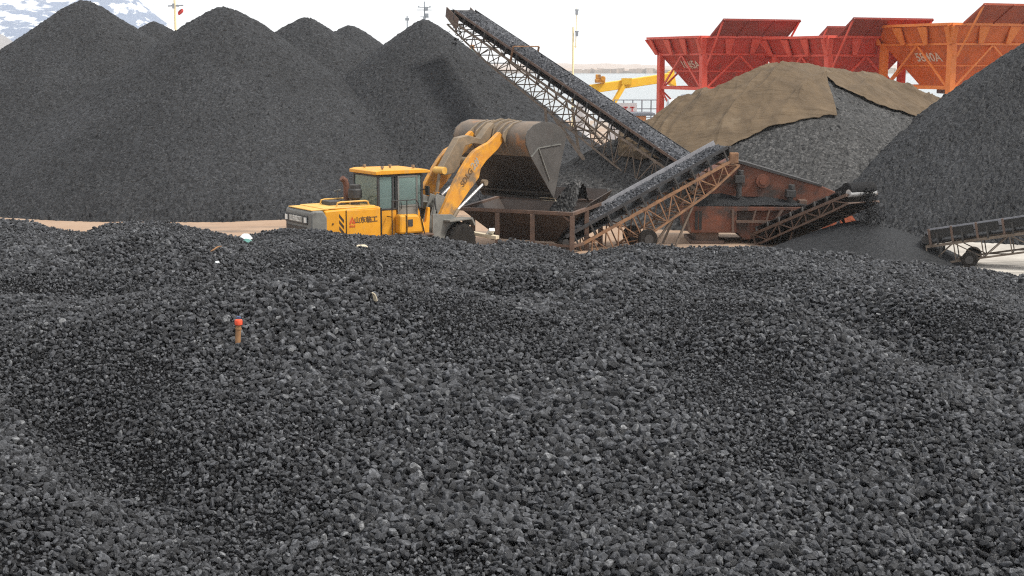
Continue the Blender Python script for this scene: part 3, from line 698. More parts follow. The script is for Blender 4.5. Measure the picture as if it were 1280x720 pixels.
# cab
CX0, CX1, CY0, CY1 = 2.40, 4.12, -.86, .86
CZ0, CZ1 = 1.95, 3.10
fr = rb()
for x, y in ((CX0 + .04, CY0 + .04), (CX0 + .04, CY1 - .04), (CX1 - .04, CY0 + .04), (CX1 - .04, CY1 - .04)): fr.box((x, y, (CZ0 + CZ1) / 2), (.08, .08, CZ1 - CZ0))
for x in (2.98, 3.10): fr.box((x, CY0 + .035, (CZ0 + CZ1) / 2), (.075, .07, CZ1 - CZ0)); fr.box((x, CY1 - .035, (CZ0 + CZ1) / 2), (.075, .07, CZ1 - CZ0))
for z in (CZ0 + .03, CZ1 - .03):
    fr.box(((CX0 + CX1) / 2, CY0 + .03, z), (CX1 - CX0 - .14, .055, .06)); fr.box(((CX0 + CX1) / 2, CY1 - .03, z), (CX1 - CX0 - .14, .055, .06))
    fr.box((CX0 + .03, 0, z), (.055, CY1 - CY0 - .14, .06)); fr.box((CX1 - .03, 0, z), (.055, CY1 - CY0 - .14, .06))
fr.build('cab_frame', M['dark'], LD, .012)
dr = rb(); dx0, dx1 = 3.16, 3.86
for x in (dx0, dx1): dr.box((x, CY0 - .012, 2.30), (.06, .05, 1.52))
for z in (1.54, 2.06, 3.03): dr.box(((dx0 + dx1) / 2, CY0 - .012, z), (dx1 - dx0 - .06, .048, .06))
dr.box(((dx0 + dx1) / 2, CY0 - .008, 1.80), (dx1 - dx0 - .06, .03, .46))
dr = dr.build('door', M['grey'], LD, .008)
rb().box(((dx0 + dx1) / 2, CY0 - .012, 2.55), (dx1 - dx0 - .065, .012, .90)).build('door_glass', M['glass'], dr)
rb().path([(dx0 + .07, CY0 - .05, 1.95), (dx0 + .07, CY0 - .08, 2.0), (dx0 + .07, CY0 - .08, 2.15), (dx0 + .07, CY0 - .05, 2.2)], .014).build('handle', M['black'], dr)
def pane(a, b): rb().span(a, b).build('cab_window', M['glass'], LD)
pane((CX0 + .08, CY0 + .03, CZ0 + .06), (2.94, CY0 + .042, CZ1 - .06)); pane((dx1 + .04, CY0 + .03, CZ0 + .06), (CX1 - .08, CY0 + .042, CZ1 - .06))
pane((CX0 + .03, CY0 + .08, CZ0 + .06), (CX0 + .042, CY1 - .08, CZ1 - .06)); pane((CX1 - .042, CY0 + .08, CZ0 + .06), (CX1 - .03, CY1 - .08, CZ1 - .06))
pane((CX0 + .08, CY1 - .042, CZ0 + .06), (CX1 - .08, CY1 - .03, CZ1 - .06))
rb().prism([(CX0 - .10, 3.12), (CX1 + .24, 3.12), (CX1 + .24, 3.20), (CX1 + .05, 3.25), (CX0 + .1, 3.27), (CX0 - .10, 3.23)], CY0 - .08, CY1 + .08).build('cab_roof', M['yellow'], LD, .02)
for x, y in ((2.75, -.55), (3.4, .1), (3.95, -.5), (2.7, .6)):
    b_ = rb(); b_.tube((x, y, 3.2), (x, y, 3.33), .03); b_.box((x, y, 3.34), (.07, .10, .07)); b_.build('roof_lamp', M['arm_dirty'], LD)
cl = rb(); cl.span((CX0, CY0 + .02, 1.1), (3.1, CY1 - .02, 1.948)); cl.span((3.1, CY0 + .05, 1.1), (CX1 - .1, CY1 - .05, 1.946)); cl.build('cab_base', M['yellow'], LD, .02)
se = rb(); se.box((3.0, .05, 2.02), (.5, .5, .14)); se.prism([(2.72, 2.05), (2.84, 2.05), (2.74, 2.75), (2.64, 2.75)], -.19, .29); se.build('driver_seat', M['black'], LD, .04)
sw = rb(); sw.tube((3.85, .05, 1.95), (3.68, .05, 2.36), .035); sw.lathe([(.19, -.012), (.19, .012), (.16, .012), (.16, -.012)], (3.66, .05, 2.38), 'z', 20); sw.build('steering_wheel', M['black'], LD)
# side tank, steps, rails
tk = rb(); tk.prism([(3.02, 1.16), (3.95, 1.16), (4.02, 1.32), (3.9, 1.66), (3.7, 1.78), (3.02, 1.80)], CY0 - .34, CY0 + .0); tk = tk.build('fuel_tank', M['yellow'], LD, .07)
rb().box((3.42, CY0 - .345, 1.52), (.17, .03, .23)).build('tank_plate', M['dark'], tk)
rb().prism([(4.02, 1.05), (4.28, 1.05), (4.33, 1.95), (4.24, 1.98), (4.16, 1.5), (4.02, 1.35)], CY0 - .1, CY0 + .04).build('front_post', M['yellow'], LD, .02)
rb().box((3.3, CY0 - .2, 1.1), (1.9, .5, .06)).build('side_step', M['hop_frame'], LD, .01)
ra = rb(); y = CY0 - .36
for x in (2.72, 3.28): ra.path([(x, y, 1.1), (x, y, 2.28)], .018)
ra.path([(2.72, y, 2.28), (3.62, y, 2.28), (3.72, y, 2.15), (3.95, y, 1.12)], .018); ra.path([(2.72, y, 1.75), (2.72, CY0 - .02, 1.75)], .015); ra.build('side_handrail', M['black'], LD, smooth=True)
mr_ = rb(); mr_.path([(4.0, CY0, 2.55), (4.12, CY0 - .25, 2.6)], .016); mr_.box((4.12, CY0 - .28, 2.55), (.06, .2, .30)); mr_.build('wing_mirror', M['black'], LD, .01)
# chassis and wheels
ch = rb(); ch.box((2.2, 0, .92), (4.0, .9, .45)); ch.box((.2, 0, .85), (.5, 1.5, .5)); ch.box((1.4, 0, .8), (.5, 1.6, .4)); ch.build('rear_chassis', M['dark'], LD, .03)
def wheel(fm, x, y, R_):
    k0 = R_ / .80; t = MB(fm)
    t.lathe([(.40 * k0, -.27), (.62 * k0, -.29), (.74 * k0, -.27), (.80 * k0, -.20), (.80 * k0, .20), (.74 * k0, .27), (.62 * k0, .29), (.40 * k0, .27)], (x, y, R_), 'y', 40)
    for k in range(22):
        a_ = 2 * math.pi * k / 22
        for s_ in (-1, 1):
            c_ = (x + .81 * k0 * math.cos(a_ + s_ * .07), y + s_ * .12, R_ + .81 * k0 * math.sin(a_ + s_ * .07)); t.box(c_, (.07, .24, .10), (0, -a_, s_ * .35))
    t = t.build('tyre', M['rubber'], None, smooth=True)
    r_ = MB(fm); r_.lathe([(.10, -.24), (.16, -.24), (.18, -.16), (.34 * k0, -.14), (.40 * k0, -.26), (.42 * k0, -.26), (.42 * k0, .26), (.40 * k0, .26), (.34 * k0, .14), (.1, .14)], (x, y, R_), 'y', 32)
    w_ = r_.build('wheel', M['yellow_dust'], LD, smooth=True)
    t.data.transform(local_matrix(LD).inverted()); t.parent = w_
    return w_
for y in (-1.02, 1.02): wheel(FR, 1.35, y, .60); wheel(FF, 1.15, y, .66)
# front frame and mast
ff = fb()
for y in (-.62, -.34, .30, .58):
    ff.prism([(.05, .7), (1.5, .6), (1.75, .95), (1.25, 1.35), (1.18, 2.15), (.55, 2.35), (.35, 1.9), (.1, 1.3)], y, y + .05)
ff.box((.85, 0, .85), (1.4, 1.2, .3)); ff.box((.85, 0, 1.9), (.35, 1.1, .25)); ff.build('front_frame', M['grey'], LD, .02)
for y0, y1 in ((-1.32, -.8), (.8, 1.32)):
    fg = fb(); fg.prism([(.45, 1.50), (1.6, 1.50), (1.75, 1.25), (1.68, 1.22), (1.55, 1.44), (.45, 1.44)], y0, y1); fg.build('front_mudguard', M['grey'], LD, .01)
bp_ = fb(); bp_.prism([fp(541, 268, -1.0), fp(565, 268, -1.0), fp(592, 290, -1.0), fp(592, 300, -1.0), fp(541, 300, -1.0)], -1.0, -.95); bp_.build('side_plate', M['grey'], LD, .01)
hs_ = fb()
for k, c_ in enumerate(((545, 262), (549, 266), (553, 262))):
    a0 = fp(*c_, -.75); hs_.path([(a0[0], -.75 + k * .1, a0[1]), (a0[0] + .12, -.6 + k * .1, a0[1] + .35), (a0[0] + .35, -.5 + k * .1, a0[1] + .5), (a0[0] + .5, -.5, a0[1] + .2)], .025, 8)
hs_.build('hydraulic_hoses', M['black'], LD, smooth=True)
# lift arms
armpx = [(549, 272), (564, 272), (575, 256), (587, 238), (594, 229), (599, 222), (601, 211), (608, 201), (623, 186), (628, 178), (629, 170), (625, 165), (619, 171), (612, 178), (604, 182), (593, 189), (586, 198), (578, 211), (570, 226), (562, 243)]
AP = [fp(x, y, -.74) for x, y in armpx]
def arm(y0, y1):
    fb().prism(AP, y0, y1).build('lift_arm', M['arm_yellow'], LD, .015)
arm(-.74, -.58); arm(.58, .74)
n50 = Vector((-math.sin(A50), math.cos(A50), 0)); f50 = Vector((math.cos(A50), math.sin(A50), 0))
ta = fp(576, 243, -.745); tb = fp(603, 199, -.745)
du = Vector((tb[0] - ta[0], 0, tb[1] - ta[1])).normalized(); dv = Vector((-du.z, 0, du.x))
RF = FF.to_3x3()
tc_ = fp(583.5, 222, -.745)
lettering('lettering', 'SDLG', .31, FF @ Vector((tc_[0], -.744, tc_[1])), RF @ du, RF @ dv, M['brown_ink'], LD, .006)
td_ = fp(592.5, 206, -.745)
lettering('lettering', '2#', .40, FF @ Vector((td_[0] + .06, -.744, td_[1] + .03)), RF @ du, RF @ dv, M['lens_strip'], LD, .004)
# cross tube between the arms
c0 = fp(600, 200, -.7); fb().tube((c0[0] - .25, -.6, c0[1] - .05), (c0[0] - .25, .6, c0[1] - .05), .15).build('cross_tube', M['arm_dirty'], LD, smooth=True)
# lift cylinders
for y in (-.66, .66):
    a_ = fp(605, 229, -.66); b_ = fp(572, 262, -.66); c_ = fp(563, 276, -.66)
    cy = fb(); cy.tube((c_[0] - .2, y, c_[1] - .25), (b_[0], y, b_[1]), .085); cy = cy.build('lift_cylinder', M['arm_dirty'], LD, smooth=True)
    fb().tube((b_[0], y, b_[1]), (a_[0], y, a_[1]), .05).build('rod', M['chrome'], cy, smooth=True)
    fb().lathe([(.11, -.09), (.11, .09)], (a_[0] + .02, y, a_[1] + .02), 'y', 16).build('rod_eye', M['arm_dirty'], cy, smooth=True)
# tilt lever and tilt cylinder in the middle
lev = [fp(x, y, 0) for x, y in [(547, 214), (552, 205), (562, 186), (570, 172), (582, 169), (597, 173), (606, 160), (613, 153), (617, 158), (608, 174), (600, 181), (588, 179), (578, 182), (574, 194), (572, 206), (564, 216), (553, 219)]]
fb().prism(lev, -.14, .14).build('tilt_lever', M['arm_dirty'], LD, .02)
a_ = fp(550, 213, 0); lp_ = fb(); lp_.lathe([(.13, -.22), (.13, .22)], (a_[0], 0, a_[1]), 'y', 16); lp_.build('lever_pin', M['yellow_dust'], LD, smooth=True)
b_ = fp(546, 240, 0); c_ = fp(542, 274, 0)
tl = fb(); tl.tube((c_[0], 0, c_[1]), (b_[0], 0, b_[1]), .12); tl.box((c_[0], 0, c_[1] - .1), (.2, .3, .25)); tl = tl.build('tilt_cylinder', M['arm_yellow'], LD, smooth=True)
fb().tube((b_[0], 0, b_[1]), (a_[0], 0, a_[1]), .06).build('rod', M['arm_dirty'], tl, smooth=True)
# bucket
BY = 1.72
prof = [fp(x, y, -BY) for x, y in [(692, 248), (663, 196), (657.5, 182), (657, 172), (660, 163), (667, 156), (677, 152), (690, 153), (700, 159), (708, 169)]]
bk = fb(); t_ = .05
cen = Vector((sum(p[0] for p in prof) / 10, sum(p[1] for p in prof) / 10))
def inner(p): 
    v = (cen - Vector(p)).normalized(); return (p[0] + v.x * t_, p[1] + v.y * t_)
shell = prof[1:]; bk.prism(shell + [inner(p) for p in reversed(shell)], -BY + .02, BY - .02)
bk = bk.build('bucket', M['bucket'], LD, .01, smooth=True)
flo = prof[:2]; fb().prism(flo + [inner(flo[1]), inner(flo[0])], -BY + .02, BY - .02).build('floor_plate', M['bucket_floor'], bk, .008)
for y in (-BY - .02, BY - .02):
    sp_ = fb(); sp_.prism(prof, y, y + .04)
    sp_.build('side_plate', M['bucket_side'], bk, .01)
    rw = fb(); yy = y - .02 if y < 0 else y + .06
    m0 = fp(672, 185, -BY); m1 = fp(688, 225, -BY); m2 = fp(700, 180, -BY); m3 = fp(664, 172, -BY)
    for p0, p1 in ((prof[1], m0), (m0, m2), (m0, (m1[0] - .1, m1[1]))): rw.beam((p0[0], yy, p0[1]), (p1[0], yy, p1[1]), .05, .03)
    rw.build('wear_strip', M['grey'], bk)
e0, e1 = Vector(prof[0]), Vector(prof[1]); ed = (e0 - e1).normalized()
fb().prism([tuple(e0 - ed * .25), tuple(e0 + ed * .12), tuple(e0 + ed * .12 + Vector((.03, .02))), tuple(e0 - ed * .25 + Vector((-.06, .05)))], -BY - .03, BY + .03).build('cutting_edge', M['bucket_side'], bk, .005)
tt = fb(); tt.prism([tuple(e0 + ed * .02), tuple(e0 + ed * .15), tuple(e0 + ed * .15 + Vector((.02, .02))), tuple(e0 + ed * .02 + Vector((-.03, .03)))], -BY - .035, -BY + .65); tt.build('edge_plate', M['wood'], bk)
# ears and stiffeners on the back of the bucket
def off(p, d_):
    v = (Vector(p) - cen).normalized(); return (p[0] + v.x * d_, p[1] + v.y * d_)
o1 = fp(629, 170, -.74)
for y in (-.80, -.50, .50, .80):
    er = fb(); er.prism([prof[1], prof[2], prof[3], prof[4], prof[5], prof[6], off(prof[6], .02), off(prof[5], .06), off(prof[4], .09), (o1[0] - .06, o1[1] + .14), (o1[0] - .13, o1[1] - .02), (o1[0] - .02, o1[1] - .2)], y - .025, y + .025)
    er.build('hinge_ear', M['arm_dirty'], bk, .01)
for y in (-.19, .19):
    er = fb(); er.prism([prof[3], prof[4], prof[5], prof[6], prof[7], off(prof[7], .03), off(prof[6], .07), off(prof[5], .10), off(prof[4], .09), off(prof[3], .04)], y - .025, y + .025)
    er.build('hinge_ear', M['arm_dirty'], bk, .01)
# operator in the cab
def person_seated():
    pts = {'hip': (2.98, .05, 2.14, .15), 'waist': (2.95, .05, 2.32, .14), 'chest': (2.93, .05, 2.55, .17), 'neck': (2.95, .05, 2.72, .06), 'head': (2.99, .05, 2.82, .095), 'crown': (2.98, .05, 2.92, .08),
           'shl': (2.94, .23, 2.63, .075), 'ell': (3.12, .30, 2.40, .05), 'wrl': (3.42, .20, 2.42, .035), 'hal': (3.55, .16, 2.42, .035),
           'shr': (2.94, -.13, 2.63, .075), 'elr': (3.12, -.20, 2.40, .05), 'wrr': (3.42, -.10, 2.42, .035), 'har': (3.55, -.06, 2.42, .035),
           'thl': (3.05, .16, 2.12, .09), 'knl': (3.42, .18, 2.14, .07), 'anl': (3.55, .17, 1.99, .05), 'thr': (3.05, -.06, 2.12, .09), 'knr': (3.42, -.08, 2.14, .07), 'anr': (3.55, -.07, 1.99, .05), 'nose': (3.09, .05, 2.81, .02)}
    ed_ = [('hip', 'waist'), ('waist', 'chest'), ('chest', 'neck'), ('neck', 'head'), ('head', 'crown'), ('head', 'nose'), ('chest', 'shl'), ('shl', 'ell'), ('ell', 'wrl'), ('wrl', 'hal'), ('chest', 'shr'), ('shr', 'elr'), ('elr', 'wrr'), ('wrr', 'har'),
           ('hip', 'thl'), ('thl', 'knl'), ('knl', 'anl'), ('hip', 'thr'), ('thr', 'knr'), ('knr', 'anr')]
    k = list(pts); base = FR @ Vector((2.98, .05, 1.97))
    Ml = frame(base, A34).inverted() @ FR
    me = bpy.data.meshes.new('person'); me.from_pydata([Ml @ Vector(pts[n][:3]) for n in k], [(k.index(a), k.index(b)) for a, b in ed_], [])
    o = bpy.data.objects.new('person', me); COL.objects.link(o); o.location = base; o.rotation_euler = (0, 0, A34)
    sk = o.modifiers.new('skin', 'SKIN'); sk.use_smooth_shade = True
    for i, n in enumerate(k): me.skin_vertices[0].data[i].radius = (pts[n][3],) * 2
    me.skin_vertices[0].data[0].use_root = True
    o.modifiers.new('sub', 'SUBSURF').levels = 1; o.modifiers['sub'].render_levels = 2
    me.materials.append(M['skin'])
    tag(o, 'driver in a blue jacket sitting behind the green cab glass of the loader', 'person')
    jk = MB(FR); jk.lathe([(.19, 2.12), (.185, 2.3), (.205, 2.5), (.20, 2.62), (.11, 2.71)], (2.95, .05, 0), 'z', 20)
    for y0, y1 in ((.23, .30), (-.13, -.20)): jk.tube((2.94, y0, 2.64), (3.12, y1, 2.40), .095, .07); jk.tube((3.12, y1, 2.40), (3.38, y1 * .7, 2.42), .07, .05)
    jk.build('jacket', M['cloth_blue'], o, smooth=True)
    hr = MB(FR); hr.lathe([(.118, 2.83), (.12, 2.88), (.10, 2.94), (.04, 2.97)], (2.965, .05, 0), 'z', 16); hr.build('hair', M['hair'], o, smooth=True)
person_seated()

# ================================================================== feed hopper
HN = Vector((2.13, 49.6, 0)); hl = Vector((-.903, .43, 0)); hr_ = Vector((.43, .903, 0))
HA, HB, HZ = 4.45, 3.2, 1.45
def hp(a, b, z): return HN + hl * a + hr_ * b + Vector((0, 0, z))
FH = empty('feed_hopper', hp(HA / 2, HB / 2, 0), math.atan2(hr_.y, hr_.x) - math.pi / 2)
tag(FH, 'dark brown steel feed hopper on posts under the loader bucket', 'hopper')
hb = MB(); t_ = .03
top = [hp(0, 0, HZ), hp(HA, 0, HZ), hp(HA, HB, HZ + .15), hp(0, HB, HZ + .15)]
bot = [hp(1.0, .9, .3), hp(HA - 1.2, .9, .3), hp(HA - 1.2, HB - .9, .3), hp(1.0, HB - .9, .3)]
for i in range(4):
    j = (i + 1) % 4; hb.plate([top[i], top[j], bot[j], bot[i]], -t_)
hb.build('chute', M['hop_brown'], FH)
rm = MB()
rm.beam(hp(-.06, 0, HZ), hp(HA + .06, 0, HZ), .13, .13); rm.beam(hp(0, .065, HZ + .002), hp(0, HB, HZ + .15), .128, .128); rm.beam(hp(HA, .065, HZ + .002), hp(HA, HB, HZ + .15), .128, .128); rm.beam(hp(-.06, HB, HZ + .15), hp(HA + .06, HB, HZ + .15), .13, .13)
rm.build('rim', M['hop_frame'], FH, .012)
bd = MB(); bd.plate([hp(.05, HB - .03, HZ + .2), hp(HA, HB - .03, HZ + .2), hp(HA, HB + .25, HZ + .62), hp(.05, HB + .25, HZ + .62)], .03); bd.plate([hp(-.0, HB, HZ + .2), hp(-.0, HB * .35, HZ + .06), hp(-.18, HB * .42, HZ + .3), hp(-.2, HB + .2, HZ + .6)], .03)
bd.build('splash_board', M['hop_brown'], FH)
for a_, b_ in ((0, 0), (1.55, 0), (2.95, 0), (0, 1.35), (0, 2.7), (HA, 2.9), (HA, 1.0)):
    MB().span((-.08, -.08, 0), (.08, .08, 1)) if False else None
    lg = MB(); lg.beam(hp(a_, b_, 0), hp(a_, b_, HZ - .066 + (.14 * b_ / HB)), .17, .17); lg.beam(hp(a_, b_, .0), hp(a_, b_, .03), .32, .32); lg.build('post', M['hop_frame'], FH, .01)
br = MB(); br.beam(hp(.0, .08, .28), hp(.0, 2.62, .28), .09, .09); br.beam(hp(.09, 0, HZ - .25), hp(.35, 0, HZ - .07), .06, .06); br.beam(hp(.09, .03, .3), hp(1.47, .03, .3), .08, .08); br.build('tie_beam', M['hop_frame'], FH)

def rough_patch(name, fn, nu, nv, m, jit, label, cat, loc, kind=None, group=None):
    """a coal surface from a parametric sheet with lumpy vertices"""
    u = np.linspace(0, 1, nu)[None, :] + np.zeros((nv, 1)); v = np.linspace(0, 1, nv)[:, None] + np.zeros((1, nu))
    V = fn(u, v); V = V + rng.normal(0, jit, V.shape)
    i = np.arange(nu * nv).reshape(nv, nu); Q = np.stack([i[:-1, :-1], i[:-1, 1:], i[1:, 1:], i[1:, :-1]], -1).reshape(-1, 4)
    o = np_mesh(name, V.reshape(-1, 3), Q, m, loc=loc); tag(o, label, cat, group, kind); return o
# heap of coal falling into the hopper in front of the bucket
def in_hop(u, v):
    a_ = .50 + u * (HA - 1.10); b_ = .46 + v * (HB - .90)
    h = .95 + 1.5 * np.exp(-((a_ - .75) / .95) ** 2 - ((b_ - 2.15) / .75) ** 2) + .14 * fbm(a_, b_, .5, 3, 5)
    P = np.array(HN)[None, None] + a_[..., None] * np.array(hl) + b_[..., None] * np.array(hr_); P[..., 2] += h; return P
rough_patch('coal_load', in_hop, 80, 54, M['coal_warm'], .02, 'mound of fresh coal inside the brown feed hopper', 'coal', tuple(hp(HA / 2, HB / 2, 0)))

# ================================================================== belt conveyors
def conveyor(name, label, tail, head, bw, depth0, depth1, fm, panels, edge=(None, None, .14), hdrum=None, group=None, chord=.07, gap=.30, skirt=True, mid_frac=None, start=0.0, both=True, idler=8, drum=True):
    tail, head = Vector(tail), Vector(head); d = (head - tail).normalized(); L_ = (head - tail).length
    s = d.cross(Vector((0, 0, 1))).normalized(); u = s.cross(d).normalized()      # s: to the right of travel
    base = Vector((tail.x, tail.y, 0)) if tail.z < head.z else Vector((head.x, head.y, 0))
    E = empty(name, base, math.atan2(d.y, d.x)); tag(E, label, 'conveyor', group)
    P = lambda t, a_, h: tail + d * (t * L_) + s * a_ + u * h
    dep = lambda t: np.interp(t, [0, .25, .8, 1], [depth0, depth0, (depth0 + depth1) / 2, depth1])
    hw = bw / 2 + .12
    fr_ = MB()
    ts = [start + (1 - start) * k / panels for k in range(panels + 1)]
    for sd in (-1, 1):
        for k in range(panels):
            t0, t1 = ts[k], ts[k + 1]
            fr_.beam(P(t0, sd * hw, -gap), P(t1, sd * hw, -gap), chord, chord * 1.5, u)
            fr_.beam(P(t0, sd * hw, -gap - dep(t0)), P(t1, sd * hw, -gap - dep(t1)), chord, chord, u)
            fr_.beam(P(t0, sd * hw, -gap), P(t0, sd * hw, -gap - dep(t0)), chord * .6, chord * .6, d)
            if k % 2: fr_.beam(P(t0, sd * hw, -gap), P(t1, sd * hw, -gap - dep(t1)), chord * .55, chord * .55, u)
            else: fr_.beam(P(t0, sd * hw, -gap - dep(t0)), P(t1, sd * hw, -gap), chord * .55, chord * .55, u)
    for k in range(panels + 1):
        t0 = ts[k]
        fr_.beam(P(t0, -hw, -gap - dep(t0)), P(t0, hw, -gap - dep(t0)), chord * .6, chord * .6, u)
        fr_.beam(P(t0, -hw, -gap), P(t0, hw, -gap), chord * .6, chord * .6, u)
        if k < panels: fr_.beam(P(t0, -hw, -gap - dep(t0)), P(ts[k + 1], hw, -gap - dep(ts[k + 1])), chord * .5, chord * .5, u)
    fr_.build('truss', fm, E)
    # the belt: a shallow trough with its return run
    nb = 24; bm_ = MB()
    sec = [(-bw / 2, .10), (-bw / 4, .0), (bw / 4, .0), (bw / 2, .10), (bw / 2, .075), (bw / 4, -.025), (-bw / 4, -.025), (-bw / 2, .075)]
    v = [P(t, a_, h) for t in (0, 1) for a_, h in sec]; n = len(sec)
    bm_._add(v, [tuple(range(n)), tuple(range(2 * n - 1, n - 1, -1))] + [(k, k + n, (k + 1) % n + n, (k + 1) % n) for k in range(n)])
    bm_.beam(P(0, 0, -.24), P(1, 0, -.24), bw, .02, u)
    bm_.build('belt', M['belt'], E)
    for t in (0, 1):
        dm = MB(); dmat = M['drum'] if (t == 1 and hdrum) else M['dark']; dm.tube(P(t, -bw / 2 - .03, -.11), P(t, bw / 2 + .03, -.11), .135, n=20); dm.build('drum', dmat, E, smooth=True)
    if skirt:
        for sd in (-1, 1):
            sk_ = MB(); near = (s * sd).y < 0; eh = edge[2] if not near else .12; sk_.beam(P(.01, sd * (bw / 2 + .03), .03 + eh / 2), P(.985, sd * (bw / 2 + .03), .03 + eh / 2), .02, eh, u); sk_.build('belt_edge', (edge[1] if near else edge[0]) or M['belt_edge'], E)
    for k in range(idler):
        t = (k + .5) / idler; i_ = MB()
        i_.tube(P(t, -bw / 4, -.075), P(t, bw / 4, -.075), .05, n=8)
        for sd in (-1, 1):
            i_.tube(P(t, sd * bw / 4, -.07), P(t, sd * (bw / 2 + .02), .045), .05, n=8); i_.beam(P(t, sd * hw, -gap), P(t, sd * hw, .08), .06, .06, d)
        i_.beam(P(t, -hw, -.17), P(t, hw, -.17), .06, .06, u); i_.build('idler', M['dark'], E)
    return E, P, d, s, u, L_
def belt_load(P, bw, t0, t1, hgt, label, nu, nv, jit, m, loc):
    def fn(uu, vv):
        t = t0 + (t1 - t0) * uu; a_ = (vv - .5) * bw * .94
        h = .04 + hgt * (1 - (2 * vv - 1) ** 2) * np.minimum(1, np.minimum(uu, 1 - uu) * 18) + .06 * np.abs(2 * vv - 1) + .03 * fbm(t * 40, a_ * 3, 1, 2, 3)
        o = np.zeros(uu.shape + (3,)); b0 = np.array(P(0, 0, 0)); bd_ = np.array(P(1, 0, 0)) - b0; bs = np.array(P(0, 1, 0)) - b0; bu = np.array(P(0, 0, 1)) - b0
        return b0 + t[..., None] * bd_ + a_[..., None] * bs + h[..., None] * bu
    return rough_patch('coal_load', fn, nu, nv, m, jit, label, 'coal', loc, kind='stuff')
def wheel_small(x, y, z, r, parent, ax):
    t = MB(); a_ = Vector(ax).normalized(); c_ = Vector((x, y, z))
    t.tube(c_ - a_ * .11, c_ + a_ * .11, r, n=24); t = t.build('wheel', M['rubber'], parent, .03)
    h = MB(); h.tube(c_ - a_ * .125, c_ + a_ * .125, r * .5, n=16); h.build('rim', M['dark'], t)

# short loaded conveyor from the feed hopper to the screening machine
E1, P1, d1, s1, u1, L1 = conveyor('belt_conveyor', 'short coal laden conveyor with tan frame rising from the brown hopper', (1.75, 50.9, .42), (8.0, 53.0, 3.62), .95, 1.05, .30, M['tan_frame'], 12, edge=(M['belt_edge'], M['belt'], .27), gap=.42, idler=10, start=.05)
belt_load(P1, .95, .01, .985, .20, 'band of broken coal riding on the short tan conveyor', 190, 20, .022, M['coal_belt'], (4.8, 52, 0))
lg = MB()
for sd in (-.55, .55):
    lg.beam(P1(.58, sd, -1.2), Vector((P1(.58, sd, 0).x - .35, P1(.58, sd, 0).y, 0)), .08); lg.beam(P1(.72, sd, -1.0), Vector((P1(.66, sd, 0).x, P1(.66, sd, 0).y, 0)), .07)
lg.build('support_leg', M['grey_frame'], E1)
c_ = P1(.48, 0, 0); ax = MB(); ax.beam(Vector((c_.x, c_.y, .35)) - s1 * .8, Vector((c_.x, c_.y, .35)) + s1 * .8, .08); ax.build('axle', M['dark'], E1)
for sd in (-.72, .72): wheel_small(c_.x + s1.x * sd, c_.y + s1.y * sd, .36, .36, E1, s1)
ml = MB(); ml.box(P1(.985, .62, -.36), (.34, .14, .4)); ml.build('drive_motor', M['tan_frame'], E1, .03)

# tall conveyor to the pile
TT, TH = (8.95, 56.6, 1.5), (-2.62, 74, 9.42)
E2, P2, d2, s2, u2, L2 = conveyor('belt_conveyor', 'tall inclined lattice conveyor rising to the coal cone at the back', TT, TH, 1.15, 1.35, .32, M['grey_frame'], 26, edge=(M['belt'], M['hop_frame'], .16), gap=.42, chord=.065, idler=22)
belt_load(P2, 1.15, .01, .985, .30, 'long ridge of coal riding on the tall lattice conveyor', 420, 22, .022, M['coal_belt'], (2, 65, 0))
pa, pb = P2(.555, 0, 0), P2(.27, 0, 0)
for sd in (-.78, .78):
    q = MB(); t0 = P2(.56, sd, -1.35); g0 = Vector((pa.x + s2.x * sd * 1.3 + .2, pa.y + s2.y * sd * 1.3, 0)); t1 = P2(.52, sd, -1.5); g1 = Vector((pb.x + s2.x * sd * 1.3, pb.y + s2.y * sd * 1.3, 0))
    q.beam(t0, g0, .13); q.beam(t1, g1, .12)
    for f_ in (.18, .62): q.beam(t0.lerp(g0, f_), t1.lerp(g1, f_), .08)
    q.build('support_leg', M['grey_frame'], E2)
for f_ in (.2, .6):
    q = MB(); q.beam(P2(.56, -.78, -1.35).lerp(Vector((pa.x - s2.x + .2, pa.y - s2.y, 0)), f_), P2(.56, .78, -1.35).lerp(Vector((pa.x + s2.x + .2, pa.y + s2.y, 0)), f_), .08)
    q.build('cross_bar', M['grey_frame'], E2)
hd = MB(); 
for sd in (-.72, .72): hd.plate([P2(.955, sd, -.75), P2(1.012, sd, -.42), P2(1.015, sd, .08), P2(.955, sd, -.1)], .03)
hd.build('head_plate', M['hop_frame'], E2)
bx = MB(); bx.box(P2(.14, .2, -.95), (1.5, 1.1, .95), (0, 0, math.atan2(d2.y, d2.x))); bx.tube(P2(.16, .95, -.9), P2(.16, -.6, -.9), .3); bx.build('drive_box', M['black'], E2, .04)
gd = MB(); gd.beam(P2(.72, -.75, -.4), P2(.72, -.75, .34), .07); gd.beam(P2(.72, .75, -.4), P2(.72, .75, .34), .07); gd.beam(P2(.72, .75, .36), P2(.72, -.75, .36), .06); gd.build('belt_gate', M['tan_frame'], E2)

